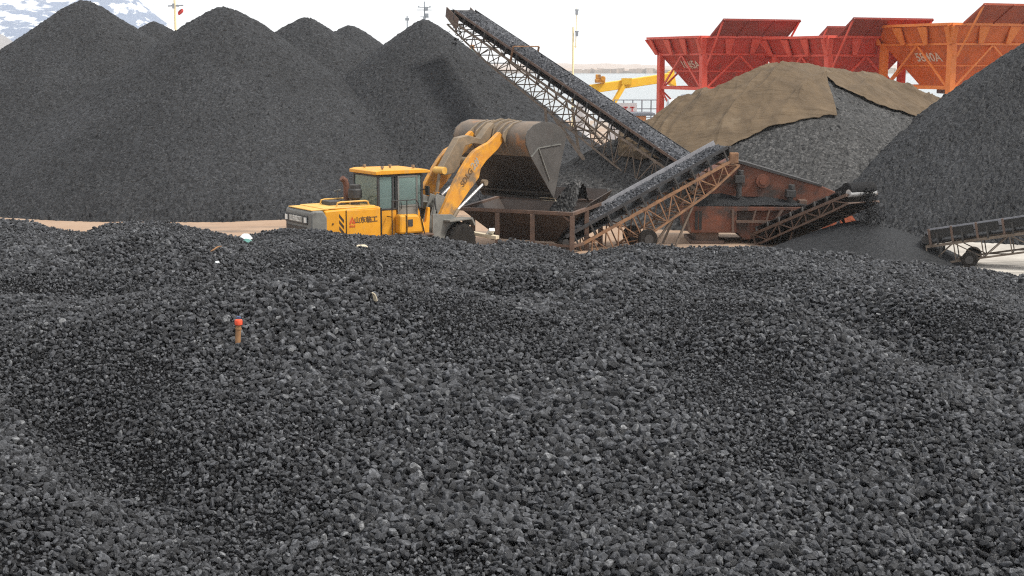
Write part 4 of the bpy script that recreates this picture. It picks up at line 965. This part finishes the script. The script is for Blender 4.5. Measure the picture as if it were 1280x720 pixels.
# screening machine between the conveyors
YS = 53.2
SM = empty('screening_machine', (10.0, 54.3, 0)); tag(SM, 'rusty red screening machine with sloping box and dusty ledge', 'screening machine')
def xz(x, y, Y=YS): p = at(x, y, Y); return (p.x, p.z)
MB().prism([xz(*p) for p in [(886, 243), (872, 233), (888, 217), (918, 199), (932, 204), (1026, 232), (1052, 243), (1044, 260), (905, 258)]], YS, YS + 1.9).build('screen_box', M['red_machine'], SM, .03)
MB().prism([xz(*p) for p in [(917, 199), (933, 203), (1027, 231), (1027, 233.5), (932, 206.5), (917, 202)]], YS - .06, YS + 1.96).build('top_flange', M['dark'], SM)
YL = YS - .75
MB().prism([xz(*p, YL) for p in [(857, 258), (1012, 259), (1012, 263), (921, 264), (921, 291), (861, 291)]], YL, YL + 2.6).build('lower_casing', M['red_machine'], SM, .02)
MB().prism([xz(*p, YL + .25) for p in [(921, 264), (1010, 263), (960, 296), (930, 300), (921, 290)]], YL + .25, YL + 2.4).build('under_chute', M['red_machine'], SM, .02)
for p0, p1, w_ in (((920, 277), (975, 277), .09), ((857, 259), (862, 290), .09), ((916, 262), (916, 290), .09), ((978, 262), (955, 296), .09), ((945, 262), (941, 275.5), .06), ((962, 262), (958, 275.5), .06), ((990, 262), (986, 276), .06)):
    a_, b_ = xz(*p0, YL - .05), xz(*p1, YL - .05); sb = MB(); sb.beam((a_[0], YL - .05, a_[1]), (b_[0], YL - .05, b_[1]), w_); sb.build('stiffener', M['hop_frame'], SM)
dk = MB()
for x0 in (869, 874): a_, b_ = xz(x0, 264, YL), xz(x0 + 1, 287, YL); dk.span((a_[0], YL - .03, b_[1]), (a_[0] + .10, YL + .01, a_[1]))
dk.build('door_gap', M['black'], SM)
rb_ = MB(); a_ = xz(871, 291, YL); b_ = xz(899, 306, YL); rb_.span((a_[0], YL + .2, -.02), (b_[0], YL + 2.2, a_[1])); rb_.span((a_[0] - .2, YL + .1, -.02), (b_[0] + .2, YL + 2.3, .14)); rb_.build('base_block', M['hop_frame'], SM, .03)
b2 = MB(); a_ = xz(1000, 291, YL); b2.span((a_[0], YL + .3, -.02), (a_[0] + .3, YL + 2.2, a_[1] + 1.2)); b2.build('base_block', M['hop_frame'], SM, .02)
for px_, py_, h_ in ((924, 222, 24), (988, 240, 14)):
    t_ = xz(px_, py_, YS - .25); q_ = xz(px_, py_ + h_, YS - .25); k_ = MB(); k_.box((t_[0], YS - .25, t_[1] - .05), (.36, .42, .28)); k_.tube((t_[0], YS - .25, t_[1] - .1), (t_[0], YS - .25, q_[1]), .11); k_.tube((t_[0] + .05, YS - .2, t_[1] + .1), (t_[0] + .05, YS - .2, t_[1] + .28), .12); k_.build('spring_mount', M['dark'], SM, .02)
p_ = xz(953, 226, YS - .03); k_ = MB(); k_.tube((p_[0], YS - .18, p_[1]), (p_[0], YS, p_[1]), .26, n=20); k_.tube((p_[0], YS - .26, p_[1]), (p_[0], YS - .18, p_[1]), .14, n=16); k_.build('shaker_bearing', M['red_machine'], SM)
of = MB()
for p0, p1, w_ in (((1034, 282), (1040, 262), .3), ((1054, 283), (1050, 262), .16), ((1050, 262), (1066, 284), .45), ((1028, 286), (1042, 274), .35)):
    a_, b_ = xz(*p0, YS + 1.0), xz(*p1, YS + 1.0); of.beam((a_[0], YS + 1.0, a_[1]), (b_[0], YS + 1.0, b_[1]), w_, .2, (0, 1, 0))
a_ = xz(1030, 287, YS + 1); of.span((a_[0], YS + .9, 0), (a_[0] + .3, YS + 1.2, .6)); of.span((a_[0] + 1.0, YS + .9, 0), (a_[0] + 1.2, YS + 1.2, .6)); of.build('rear_frame', M['rust_orange'], SM)
# dust of coal lying on the ledge
def ledge(uu, vv):
    a0 = xz(858, 257, YL)[0]; a1 = xz(1010, 257, YL)[0]; z0 = xz(858, 257.6, YL)[1]
    X = a0 + (a1 - a0) * uu; Y = YL + .02 + (YS + .3 - YL) * vv
    h = vv * (.18 + .38 * np.exp(-((uu - .28) / .16) ** 2) + .22 * np.exp(-((uu - .62) / .2) ** 2)) * np.minimum(1, np.minimum(uu, 1 - uu) * 12) + .02 + .03 * fbm(X, Y, .5, 2, 3)
    return np.stack([X, Y, z0 + h], -1)
rough_patch('coal_dust', ledge, 150, 26, M['fines'], .008, 'grey coal dust banked on the ledge of the red screening machine', 'coal dust', (10, YL + .4, 0))

# small discharge conveyor towards the camera and its heap of fines
E3, P3, d3, s3, u3, L3 = conveyor('belt_conveyor', 'small dark conveyor dropping fines onto a low smooth heap', (9.3, 53.6, .25), (12.1, 48.7, 2.40), 1.15, .42, .30, M['hop_frame'], 8, hdrum=True, gap=.16, idler=9, skirt=False)
un = MB(); un.beam(P3(.0, 0, -.64), P3(1, 0, -.48), 1.25, .02, u3); 
un.build('underside_sheet', M['belt_black'], E3)
hd = MB(); hd.tube(P3(.985, -.60, .02), P3(.985, .60, .02), .27, n=20); hd.box(P3(.93, 0, .12), (.55, 1.1, .22), (0, R(-24), math.atan2(d3.y, d3.x))); hd.build('head_hood', M['belt_black'], E3, .03)
lg = MB()
for sd in (-.5, .5): lg.beam(P3(.45, sd, -.6), Vector((P3(.45, sd, 0).x, P3(.45, sd, 0).y, 0)), .07)
lg.build('support_leg', M['hop_frame'], E3)
hd_p = P3(1.0, 0, 0)
fx, fy = 12.25, 48.9
pile('coal_pile', [(fx, fy, 1.27)], math.tan(R(25)), 1.0, .07, 'low smooth mound of fine coal under the small dark conveyor', M['fines'], jit=.006, seed=17, low=.05)
def falling():
    V, Q = [], []
    n = 1500; t = rng.random(n); z = hd_p.z + .05 - t * (hd_p.z - 1.05)
    sx = .09 + .2 * t
    x = hd_p.x + .22 + .12 * t + rng.normal(0, 1, n) * sx; y = hd_p.y - .14 + rng.normal(0, 1, n) * sx
    for i in range(n):
        r_ = .010 + .022 * rng.random(); c_ = np.array([x[i], y[i], z[i]]); o_ = rng.normal(0, 1, (4, 3)) * r_; b0 = len(V); V += list(c_ + o_); Q += [(b0, b0 + 1, b0 + 2), (b0, b0 + 2, b0 + 3), (b0, b0 + 3, b0 + 1), (b0 + 1, b0 + 3, b0 + 2)]
    o = np_mesh('falling_coal', V, Q, M['fines'], loc=(fx, fy, 0)); tag(o, 'dark stream of fine coal falling from the small conveyor head', 'coal', kind='stuff')
falling()
def falling_far():
    V, Q = [], []
    for i in range(46):
        t = rng.random(); c_ = np.array(P2(1.0, 0, -.2)) + np.array([-.15 + rng.normal(0, .22), -.1 + rng.normal(0, .15), -.3 - 1.3 * t]); r_ = .03 + .05 * rng.random(); o_ = rng.normal(0, 1, (4, 3)) * r_; b0 = len(V); V += list(c_ + o_); Q += [(b0, b0 + 1, b0 + 2), (b0, b0 + 2, b0 + 3), (b0, b0 + 3, b0 + 1), (b0 + 1, b0 + 3, b0 + 2)]
    o = np_mesh('falling_coal', V, Q, M['coal'], loc=tuple(P2(1.0, 0, -1))); tag(o, 'few coal lumps dropping from the head of the tall conveyor', 'coal', kind='stuff')
falling_far()

# conveyor at the right edge
a_ = at(1158, 294, 47.6); b_ = at(1300, 274, 46.2); dv_ = (b_ - a_)
E4, P4, d4, s4, u4, L4 = conveyor('belt_conveyor', 'low wheeled conveyor running out of the picture at the right edge', a_, a_ + dv_ * 2.2, .8, .62, .62, M['grey_frame'], 9, gap=.34, idler=10, chord=.06)
for i, t in enumerate((.02, .11, .21, .315, .42)):
    sk_ = MB(); sk_.beam(P4(t + .006, .50, .05), P4(t + .088, .50, .05), .03, .30, u4); sk_.build('side_skirt', M['black'], E4, .01)
    k_ = MB(); k_.beam(P4(t, .50, -.36), P4(t, .50, .24), .09, .07, d4); k_.build('skirt_post', M['hop_frame'], E4)
lg = MB(); c_ = P4(.19, 0, 0)
for sd in (-.5, .5): lg.beam(P4(.19, sd, -.95), Vector((c_.x + s4.x * sd, c_.y + s4.y * sd, .3)), .10)
lg.beam(P4(.06, .5, -.3), Vector((P4(.07, .5, 0).x, P4(.07, .5, 0).y, 0)), .08); lg.beam(P4(.06, -.5, -.3), Vector((P4(.07, -.5, 0).x, P4(.07, -.5, 0).y, 0)), .08); lg.beam(P4(.8, .5, -.3), Vector((P4(.8, .5, 0).x, P4(.8, .5, 0).y, 0)), .1); lg.beam(P4(.8, -.5, -.3), Vector((P4(.8, -.5, 0).x, P4(.8, -.5, 0).y, 0)), .1)
lg.build('support_leg', M['dark'], E4)
ax = MB(); ax.beam(Vector((c_.x, c_.y, .27)) - s4 * .75, Vector((c_.x, c_.y, .27)) + s4 * .75, .09); ax.build('axle', M['dark'], E4)
for sd in (-.68, .68): wheel_small(c_.x + s4.x * sd, c_.y + s4.y * sd, .27, .27, E4, s4)

# ================================================================== big loading hoppers on legs
def loading_hopper(loc, a, H, label, mats, text=None, group='red and orange loading hoppers on legs', side=6.4, name='loading_hopper', leg_to=None):
    """square bin; near corner at loc (rim height loc.z); left face along (-cos a, sin a), right face along (sin a, cos a)"""
    Ld = Vector((-math.cos(a), math.sin(a), 0)); Rd = Vector((math.sin(a), math.cos(a), 0)); C0 = Vector(loc)
    main, light, darkm = mats
    E = empty(name, (C0.x, C0.y, 0), math.atan2(Rd.y, Rd.x)); tag(E, label, 'loading hopper', group)
    Q = lambda i, j, z: C0 + Ld * (i * side) + Rd * (j * side) + Vector((0, 0, z))
    z1, z2, z3 = -.02, -1.15, -H
    ins, ins2 = .09, .31
    def ring(k, z): return [Q(k, k, z), Q(1 - k, k, z), Q(1 - k, 1 - k, z), Q(k, 1 - k, z)]
    r0, r1, r2 = ring(0, z1), ring(ins, z2), ring(ins2, z3)
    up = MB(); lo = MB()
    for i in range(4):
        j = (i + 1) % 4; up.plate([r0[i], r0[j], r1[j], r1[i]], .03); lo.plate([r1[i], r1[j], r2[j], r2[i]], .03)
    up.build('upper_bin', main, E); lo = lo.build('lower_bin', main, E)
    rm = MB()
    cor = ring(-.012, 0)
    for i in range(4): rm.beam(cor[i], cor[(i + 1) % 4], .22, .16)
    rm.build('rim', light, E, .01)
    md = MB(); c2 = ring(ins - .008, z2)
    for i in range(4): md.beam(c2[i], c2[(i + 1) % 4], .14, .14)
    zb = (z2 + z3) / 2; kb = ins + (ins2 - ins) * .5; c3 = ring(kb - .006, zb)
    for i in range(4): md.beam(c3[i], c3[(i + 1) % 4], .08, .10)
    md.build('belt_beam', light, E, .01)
    # tapered brackets on the upper band
    gk = MB()
    for fa in range(4):
        for q in (.02, .33, .64, .98):
            def W(qq, kk, z, out):
                k = kk - out
                if fa == 0: return Q(k + qq * (1 - 2 * k), k, z)
                if fa == 1: return Q(k, k + qq * (1 - 2 * k), z)
                if fa == 2: return Q(k + qq * (1 - 2 * k), 1 - k, z)
                return Q(1 - k, k + qq * (1 - 2 * k), z)
            wq = .055
            pts = [W(q - wq, 0, -.09, .006), W(q + wq, 0, -.09, .006), W(q + wq * .45, ins, z2 + .02, .035), W(q - wq * .45, ins, z2 + .02, .035)]
            gk.plate(pts, .10)
    gk.build('bracket', light, E)
    # legs at the corners
    for (i, j) in ((ins, ins), (1 - ins, ins), (ins, 1 - ins), (1 - ins, 1 - ins)):
        lg = MB(); p0 = Q(i, j, z2 + .1); lg.beam((p0.x, p0.y, .0), (p0.x, p0.y, p0.z), .42, .42, Ld); lg.beam((p0.x, p0.y, 0), (p0.x, p0.y, .06), .7, .7, Ld); lg.build('leg', light, E, .02)
    br = MB(); zt = z3 - .02; o_ = ins
    cs = [(o_, o_), (1 - o_, o_), (1 - o_, 1 - o_), (o_, 1 - o_)]
    for n_ in range(4):
        (i0, j0), (i1, j1) = cs[n_], cs[(n_ + 1) % 4]; im, jm = (i0 + i1) / 2, (j0 + j1) / 2
        br.beam(Q(i0, j0, zt), Q(i1, j1, zt), .16, .22)
        pm = Q(im, jm, z2 - .05)
        br.beam(pm, Q(i0 * .94 + i1 * .06, j0 * .94 + j1 * .06, zt + .1), .09, .12); br.beam(pm, Q(i1 * .94 + i0 * .06, j1 * .94 + j0 * .06, zt + .1), .09, .12)
        zg = zt - 2.6
        br.beam(Q(i0, j0, zt - .1), Q(im, jm, zg), .09, .10); br.beam(Q(i1, j1, zt - .1), Q(im, jm, zg), .09, .10); br.beam(Q(i0, j0, zg), Q(i1, j1, zg), .10, .12)
    br.build('brace', light, E)
    gt = MB(); gt.span((-.9, -.9, 0), (.9, .9, .5)); cq = Q(.5, .5, z3 - .45)
    gt.bm.transform(Matrix.Translation(cq)); gt.build('gate', M['dark'], E, .03)
    # sheet standing on the back rim of the right hand side
    fl = MB(); e0_, e1_, = Q(-.012, .10, .06), Q(-.012, .97, .06); top0, top1 = Q(-.21, .12, 1.12), Q(-.21, .99, 1.12)
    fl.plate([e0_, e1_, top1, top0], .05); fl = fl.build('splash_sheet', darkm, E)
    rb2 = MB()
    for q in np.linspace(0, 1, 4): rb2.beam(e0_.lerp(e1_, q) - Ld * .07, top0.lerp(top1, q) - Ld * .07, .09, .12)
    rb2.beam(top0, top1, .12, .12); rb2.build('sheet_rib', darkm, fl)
    sr = MB(); sr.beam(top0, Q(ins - .05, ins + .01, z2 - .75), .09, .11); sr.beam(top1, Q(ins - .05, 1 - ins - .01, z2 - .75), .09, .11); sr.build('strut', light, E)
    if text:
        k = ins + (ins2 - ins) * .30; zc = z2 + (z3 - z2) * .30
        pc = Q(.43, k, zc); nu_ = (r2[0] - r1[0]); right = -Ld; sl_ = (Q(.5, ins, z2) - Q(.5, ins2, z3)).normalized(); nn = right.cross(sl_).normalized()
        lettering('lettering', text, .88, pc + nn * .05, right, sl_, M['stencil'], E, .014)
    return E
M['stencil'] = mat('faded_stencil_paint', (.80, .70, .58), (.68, .50, .36), 2.5, .7)
M['stencil_red'] = M['stencil']
AL = R(66)
RED = (M['red'], M['red_light'], M['red_shade']); ORA = (M['orange'], M['orange_light'], M['orange_shade'])
pA = at(876, 46, 96)
hA = loading_hopper(pA, AL, 3.45, 'red loading hopper with faint stencilled number, leftmost of the row', RED, '10#5A', side=7.0)
pB = at(1034, 46, 90)
hB = loading_hopper(pB, AL, 3.5, 'red loading hopper standing between the leftmost red hopper and the orange one', RED, side=7.1)
pO = at(1190, 30, 85)
hO = loading_hopper(pO, AL, 3.75, 'bright orange loading hopper with the stencilled number 5840A', ORA, '5840A', side=7.7)
pC = at(1008, 44, 110); hC = copy_tree(hB); hC.location = (pC.x, pC.y, 0); hC['label'] = 'red hopper in the back row with its sheet showing behind the middle red hopper'
pD = at(1262, 62, 106); hD = copy_tree(hB); hD.location = (pD.x, pD.y, 0); hD['label'] = 'dark red hopper in the back row glimpsed behind the orange hopper'

# ================================================================== things along the quay
# yellow crane jib
CR = empty('jib_crane', (at(766, 140, 112).x, 112, 0)); tag(CR, 'yellow jib crane with a long box boom behind the tall conveyor', 'crane')
c0, c1 = at(734, 112, 112), at(838, 96.5, 114)
MB().beam(c0, c1, .65, .68).build('boom', M['far_yellow'], CR, .04)
k_ = MB(); c2 = at(841, 95, 114.2); k_.plate([c1 + Vector((0, 0, .42)), c2 + Vector((.1, 0, .5)), c2 + Vector((.35, 0, -.9)), c1 + Vector((0, 0, -.5))], .5); k_.build('boom_tip', M['far_yellow'], CR, .03)
k_ = MB(); q = at(750, 101, 112); k_.box(q, (.8, .7, .3)); k_.box(q + Vector((-.15, 0, .32)), (.4, .5, .36)); k_.tube(q + Vector((.22, -.45, .18)), q + Vector((.22, .45, .18)), .2); k_.build('winch', M['arm_yellow'], CR, .05)
k_ = MB(); a_ = at(780, 106.5, 112.5); b_ = at(762, 137, 112); k_.beam(a_, b_, .32, .32); k_.beam(a_ + Vector((-.2, 0, .3)), a_ + Vector((.6, 0, .3)), .4, .5); k_.build('strut', M['far_yellow'], CR)
k_ = MB(); b_ = at(729, 118, 112); k_.tube((b_.x, 112, 0), (b_.x, 112, b_.z), .55, n=16); k_.tube((b_.x, 112, 0), (b_.x, 112, .5), .9, n=16); k_.build('column', M['far_white'], CR, smooth=True)
k_ = MB(); a_ = at(762, 137, 112); k_.beam(a_, (b_.x, 112, a_.z - 2.2), .3); k_.build('strut', M['far_white'], CR)
# quay railing
RL = empty('quay_railing', (at(815, 150, 108).x, 108, 0)); tag(RL, 'thin blue grey railing with posts beyond the red hopper legs', 'railing')
x0, x1 = at(768, 140, 108).x, at(905, 140, 108).x; zt, zb = at(800, 125, 108).z, at(800, 147, 108).z
k_ = MB()
for z in (zt, (zt + zb) / 2, zb): k_.beam((x0, 108, z), (x1, 108, z), .07)
k_.build('rail', M['far_grey'], RL)
for i in range(13):
    x = x0 + (x1 - x0) * i / 12; k_ = MB(); k_.beam((x, 108, zb - .6), (x, 108, zt), .09); k_.build('post', M['far_grey'], RL)
k_ = MB(); k_.span((x0 - .3, 107.6, -.5), (x1 + .3, 110.5, zb - .5)); k_.build('plinth', M['far_white'], RL)
bd_ = MB(); q = at(782, 137, 107.8); bd_.box(q, (1.7, .06, 1.0)); bd_.build('notice_board', M['far_white'], RL)
k_ = MB()
for i in range(3):
    qq = q + Vector((-.5 + i * .5, -.04, 0)); k_.box(qq + Vector((0, 0, .18)), (.32, .02, .08)); k_.box(qq + Vector((0, 0, -.18)), (.32, .02, .08)); k_.box(qq, (.08, .02, .42))
k_.build('red_marks', M['flag'], bd_ if False else RL)
# faded orange cabin
CB = empty('orange_cabin', (at(800, 150, 100).x, 100, 0)); tag(CB, 'faded orange cabin with grey roof between conveyor and tarpaulin', 'cabin')
xa, xb = at(789, 150, 100).x, at(806, 150, 100).x; zt = at(800, 144, 100).z
MB().span((xa, 99, 0), (xb, 102, zt)).build('wall', M['peach'], CB, .03); MB().span((xa - .2, 98.8, zt), (xb + .6, 102.2, zt + .18)).build('roof', M['far_grey'], CB, .02)
MB().span((xa + .15, 98.96, zt - 1.3), (xa + .6, 99.0, zt - .5)).build('window', M['dark'], CB)
# grey machine house under the red hopper
GH = empty('machine_house', (at(862, 120, 104).x, 104, 0)); tag(GH, 'blue grey slanted machine house behind the leftmost red hopper', 'machine house')
k_ = MB(); k_.prism([xz(846, 131, 104), (xz(858, 119, 104)), xz(884, 117, 104), xz(884, 129, 104)], 104, 107); k_.build('cabin', M['far_grey'], GH, .05)
k_ = MB(); a_ = at(848, 132, 104); b_ = at(884, 130, 104); k_.span((a_.x, 104.3, 0), (a_.x + .4, 104.7, a_.z)); k_.span((b_.x - .4, 104.3, 0), (b_.x, 104.7, b_.z)); k_.span((a_.x + .2, 104.2, b_.z - .5), (b_.x, 106.5, b_.z - .05)); k_.build('stand', M['far_grey'], GH)
k_ = MB(); a_ = xz(862, 126, 103.95); k_.span((a_[0], 103.95, a_[1] - .25), (a_[0] + .9, 104.0, a_[1] + .25)); k_.build('window', M['dark'], GH)
# white sheet thrown over goods by the leg
def sheet_fn(uu, vv):
    a0, a1 = at(824, 150, 93).x, at(872, 150, 93).x; X = a0 + (a1 - a0) * uu; Y = 91.0 + 3.2 * vv
    h = (3.0 + 1.4 * np.sin(math.pi * vv) * (1 + .25 * fbm(X, Y, 1.2, 2, 7))) * np.minimum(1, np.minimum(np.minimum(uu, 1 - uu) * 5, np.minimum(vv, 1 - vv) * 6) + .02)
    return np.stack([X, Y, h + .2 * fbm(X, Y, .7, 2, 4)], -1)
M['white_sheet'] = mat('white_sheeting', (.66, .67, .68), (.55, .57, .6), .8, .8)
o = rough_patch('cargo_sheet', sheet_fn, 60, 30, M['white_sheet'], .01, 'crumpled white sheet over cargo at the foot of the red hopper', 'cargo sheet', (at(848, 150, 93).x, 93, 0))
for p in o.data.polygons: p.use_smooth = True
# ship behind the piles
SY = 190
SH = empty('cargo_ship', (at(556, 60, SY).x, SY, -2.2)); tag(SH, 'sea green ship whose bridge and radar mast rise behind the coal cone', 'ship')
sx = lambda x, y: at(x, y, SY)
hl_ = MB(); a_, b_ = sx(440, 60).x, sx(600, 60).x
hl_._add([(a_ - 3, SY, 2.5), (a_, SY - 3, 2.5), (b_ - 3, SY - 3, 2.5), (b_, SY, 3.2), (b_ - 3, SY + 3, 2.5), (a_, SY + 3, 2.5), (a_ - 1, SY, -2.5), (a_ + 1, SY - 2.4, -2.5), (b_ - 4, SY - 2.4, -2.5), (b_ - 3, SY, -2.5), (b_ - 4, SY + 2.4, -2.5), (a_ + 1, SY + 2.4, -2.5)],
         [(0, 1, 2, 3, 4, 5), (11, 10, 9, 8, 7, 6)] + [(k, (k + 1) % 6, (k + 1) % 6 + 6, k + 6) for k in range(6)]); hl_.build('hull', M['teal'], SH)
k_ = MB(); p, q = sx(560, 61), sx(597, 66); k_.span((p.x, SY - 2, 2.4), (q.x, SY + 2, q.z)); k_.prism([(sx(584, 63).x, q.z), (q.x, q.z), (q.x - .6, p.z), (sx(586, 63).x, p.z)], SY - 1.6, SY + 1.6); k_.build('bridge', M['teal'], SH, .05)
k_ = MB(); p = sx(590, 62); q = sx(593, 56); k_.span((p.x - .3, SY - .5, p.z - .3), (q.x, SY + .5, q.z)); k_.build('funnel', M['peach'], SH)
k_ = MB(); p = sx(579.5, 54); k_.tube((p.x, SY, 3), (p.x, SY, p.z), .09); k_.beam((p.x, SY, p.z - .8), (sx(592, 57).x, SY, sx(592, 57).z), .06); k_.build('boom_post', M['far_grey'], SH)
k_ = MB(); p, q = sx(530.5, 2), sx(530.5, 40); k_.tube((p.x, SY, 2), (p.x, SY, p.z), .14, .07); 
for y_, w_ in ((9.5, 6), (12.5, 9), (21, 5)): z_ = sx(530, y_).z; k_.beam((p.x - w_ * .108, SY, z_), (p.x + w_ * .108, SY, z_), .07)
for xx, yy, s_ in ((533, 11, .5), (533.5, 19.5, .55), (530.5, 22.5, .4), (523.5, 8.5, .18), (537.5, 8.5, .18)): c_ = sx(xx, yy); k_.box(c_, (s_ * .8, .4, s_))
k_.build('radar_mast', M['far_grey'], SH)
k_ = MB(); p = sx(509, 25); k_.tube((p.x, SY, 2), (p.x, SY, sx(509, 20).z), .07); k_.box(sx(509, 24), (.5, .3, .35)); k_.build('light_post', M['far_grey'], SH)
k_ = MB(); p, q = sx(463, 52), sx(472, 60); k_.span((p.x, SY - .6, 2), (q.x, SY + .6, p.z)); k_.build('deck_crane', M['pale_yellow'], SH)
# flag mast left
FM = empty('flag_mast', (at(218.5, 40, 150).x, 150, -.2)); tag(FM, 'pale yellow mast with a crossbar and a small red flag at the left', 'mast')
sx = lambda x, y: at(x, y, 150)
k_ = MB(); p = sx(218.5, 10); k_.tube((p.x, 150, -.2), (p.x, 150, sx(218.5, -8).z), .15, .11); k_.build('pole', M['pale_yellow'], FM, smooth=True)
k_ = MB(); k_.tube(sx(210, 7.4), sx(229, 6.6), .07); k_.box(sx(217, 7.5), (.25, .25, .5)); k_.box(sx(222, 7.2), (.25, .2, .2)); k_.build('crossbar', M['far_grey'], FM)
def flag_fn(uu, vv):
    p0, p1, p2 = np.array(sx(227.5, 11)), np.array(sx(220.5, 20.5)), np.array(sx(228, 17))
    P_ = p0[None, None] * (1 - vv[..., None]) + (p1 * .6 + p2 * .4)[None, None] * vv[..., None] + (np.array(sx(225, 0)) - np.array(sx(219, 0)))[None, None] * ((uu - .5) * np.sin(math.pi * np.clip(vv * .9 + .08, 0, 1)))[..., None]
    P_[..., 1] += .12 * np.sin(uu * 8); return P_
fo = rough_patch('flag', flag_fn, 14, 14, M['flag'], .0, 'x', 'x', (0, 0, 0)); fo.data.transform(local_matrix(FM).inverted()); fo.parent = FM
for kk in ('label', 'category'): del fo[kk]
# pale mast right of the tall conveyor
LM = empty('light_mast', (at(718, 100, 150).x, 150, -.2)); tag(LM, 'thin pale yellow light mast standing right of the tall conveyor', 'mast')
k_ = MB(); p = at(716.5, 40, 150); k_.tube((p.x, 150, -.2), (p.x, 150, at(716, 34, 150).z), .12, .09); p2_ = at(721, 20, 150); k_.tube((p2_.x - .1, 150, at(716, 60, 150).z), (p2_.x, 150, at(721, 10, 150).z), .05, .03); k_.beam((p.x, 150, at(716, 58, 150).z), (p2_.x, 150, at(716, 58, 150).z), .05); k_.build('pole', M['pale_yellow'], LM, smooth=True)
for y_ in (15, 42): k_ = MB(); k_.box(at(721, y_, 149.9), (.28, .28, .55)); k_.box(at(721, y_ - 2.6, 149.9), (.4, .2, .12)); k_.build('lamp', M['far_grey'], LM, .02)

# ================================================================== small things on the ground and on the heap
p = heap_pt(299, 431); SK = empty('marker_stake', p); tag(SK, 'short brown stake with an orange red top stuck in the coal heap', 'stake')
sc_ = p.y / F
p = p + Vector((0, -.1, .06))
k_ = MB(); k_.tube(p + Vector((-.02, 0, -.3)), p + Vector((.02, 0, 23 * sc_)), .040, .044, 10); k_.tube(p + Vector((.013, 0, 17 * sc_)), p + Vector((.015, 0, 18 * sc_)), .052, n=10); k_.build('stake', M['stake'], SK)
k_ = MB(); k_.lathe([(.045, 0), (.06, .01), (.063, 5.5 * sc_), (.056, 7 * sc_), (.03, 7.6 * sc_)], p + Vector((.02, 0, 22 * sc_)), 'z', 14); k_.build('tape', M['stake_red'], SK, smooth=True)
k_ = MB(); k_.box(p + Vector((.02, .03, 31.5 * sc_)), (.07, .04, .03), (.2, .3, .4)); k_.build('blue_tie', M['blue'], SK)
def bit(name, x, y, size, rot, m, label, cat):
    p = heap_pt(x, y); b_ = MB(); s_ = size
    b_.bm.transform(Matrix.Identity(4))
    bm = b_.bm; v = []
    n_ = 7
    for i in range(n_):
        for j in (0, 1):
            t = i / (n_ - 1); v.append(((t - .5) * s_[0], (j - .5) * s_[1] * (1 - .35 * abs(2 * t - 1)), s_[2] * math.sin(t * 3.1) + .012 * math.sin(9 * t + j)))
    b_._add(v, [(2 * i, 2 * i + 2, 2 * i + 3, 2 * i + 1) for i in range(n_ - 1)])
    o = b_.build(name, m); o.location = p + Vector((0, -.03, .09)); o.rotation_euler = rot
    sl_ = o.modifiers.new('thickness', 'SOLIDIFY'); sl_.thickness = .018; tag(o, label, cat); return o
bit('wood_sliver', 470, 382, (.34, .07, .02), (0, R(62), R(60)), M['wood'], 'pale splinter of wood standing in the coal right of the stake', 'wood')
bit('plastic_bag', 308, 301, (.36, .22, .08), (R(35), R(15), R(-25)), M['bag_white'], 'crumpled white plastic scrap on the heap crest left of the loader', 'plastic scrap')
bit('plastic_bag', 311, 306, (.30, .14, .05), (R(30), R(20), R(-20)), M['bag_green'], 'green plastic scrap just under the white one on the heap crest', 'plastic scrap')
bit('wood_sliver', 453, 312, (.30, .10, .04), (R(25), R(5), R(10)), M['wood'], 'flat pale wood chip on the heap below the loader hood', 'wood')
bit('wood_sliver', 268, 317, (.42, .04, .03), (R(10), R(-25), R(30)), M['stake'], 'thin brown stick lying on the heap below the white plastic scrap', 'wood')
bit('plastic_bag', 272, 213 + 120, (.10, .08, .03), (R(25), R(5), R(10)), M['bag_white'], 'tiny white plastic flake in the coal left of the loader', 'plastic scrap')
# boards lying by the hopper
for x0, y0, x1, y1, w_, m_, lb in ((588, 291, 622, 297, .22, M['wood'], 'weathered pale board lying on the sand beside the brown hopper'), (610, 296, 615, 287, .2, M['bag_white'], 'short white block standing at the end of the pale board')):
    a_, b_ = at(x0, y0, 49.2), at(x1, y1, 48.6); zf = .55
    k_ = MB(); k_.beam(a_, b_, w_, .12); o = k_.build('board' if w_ > .21 else 'block', m_, None, .01, loc=tuple((a_ + b_) / 2)); tag(o, lb, 'board' if w_ > .21 else 'block')
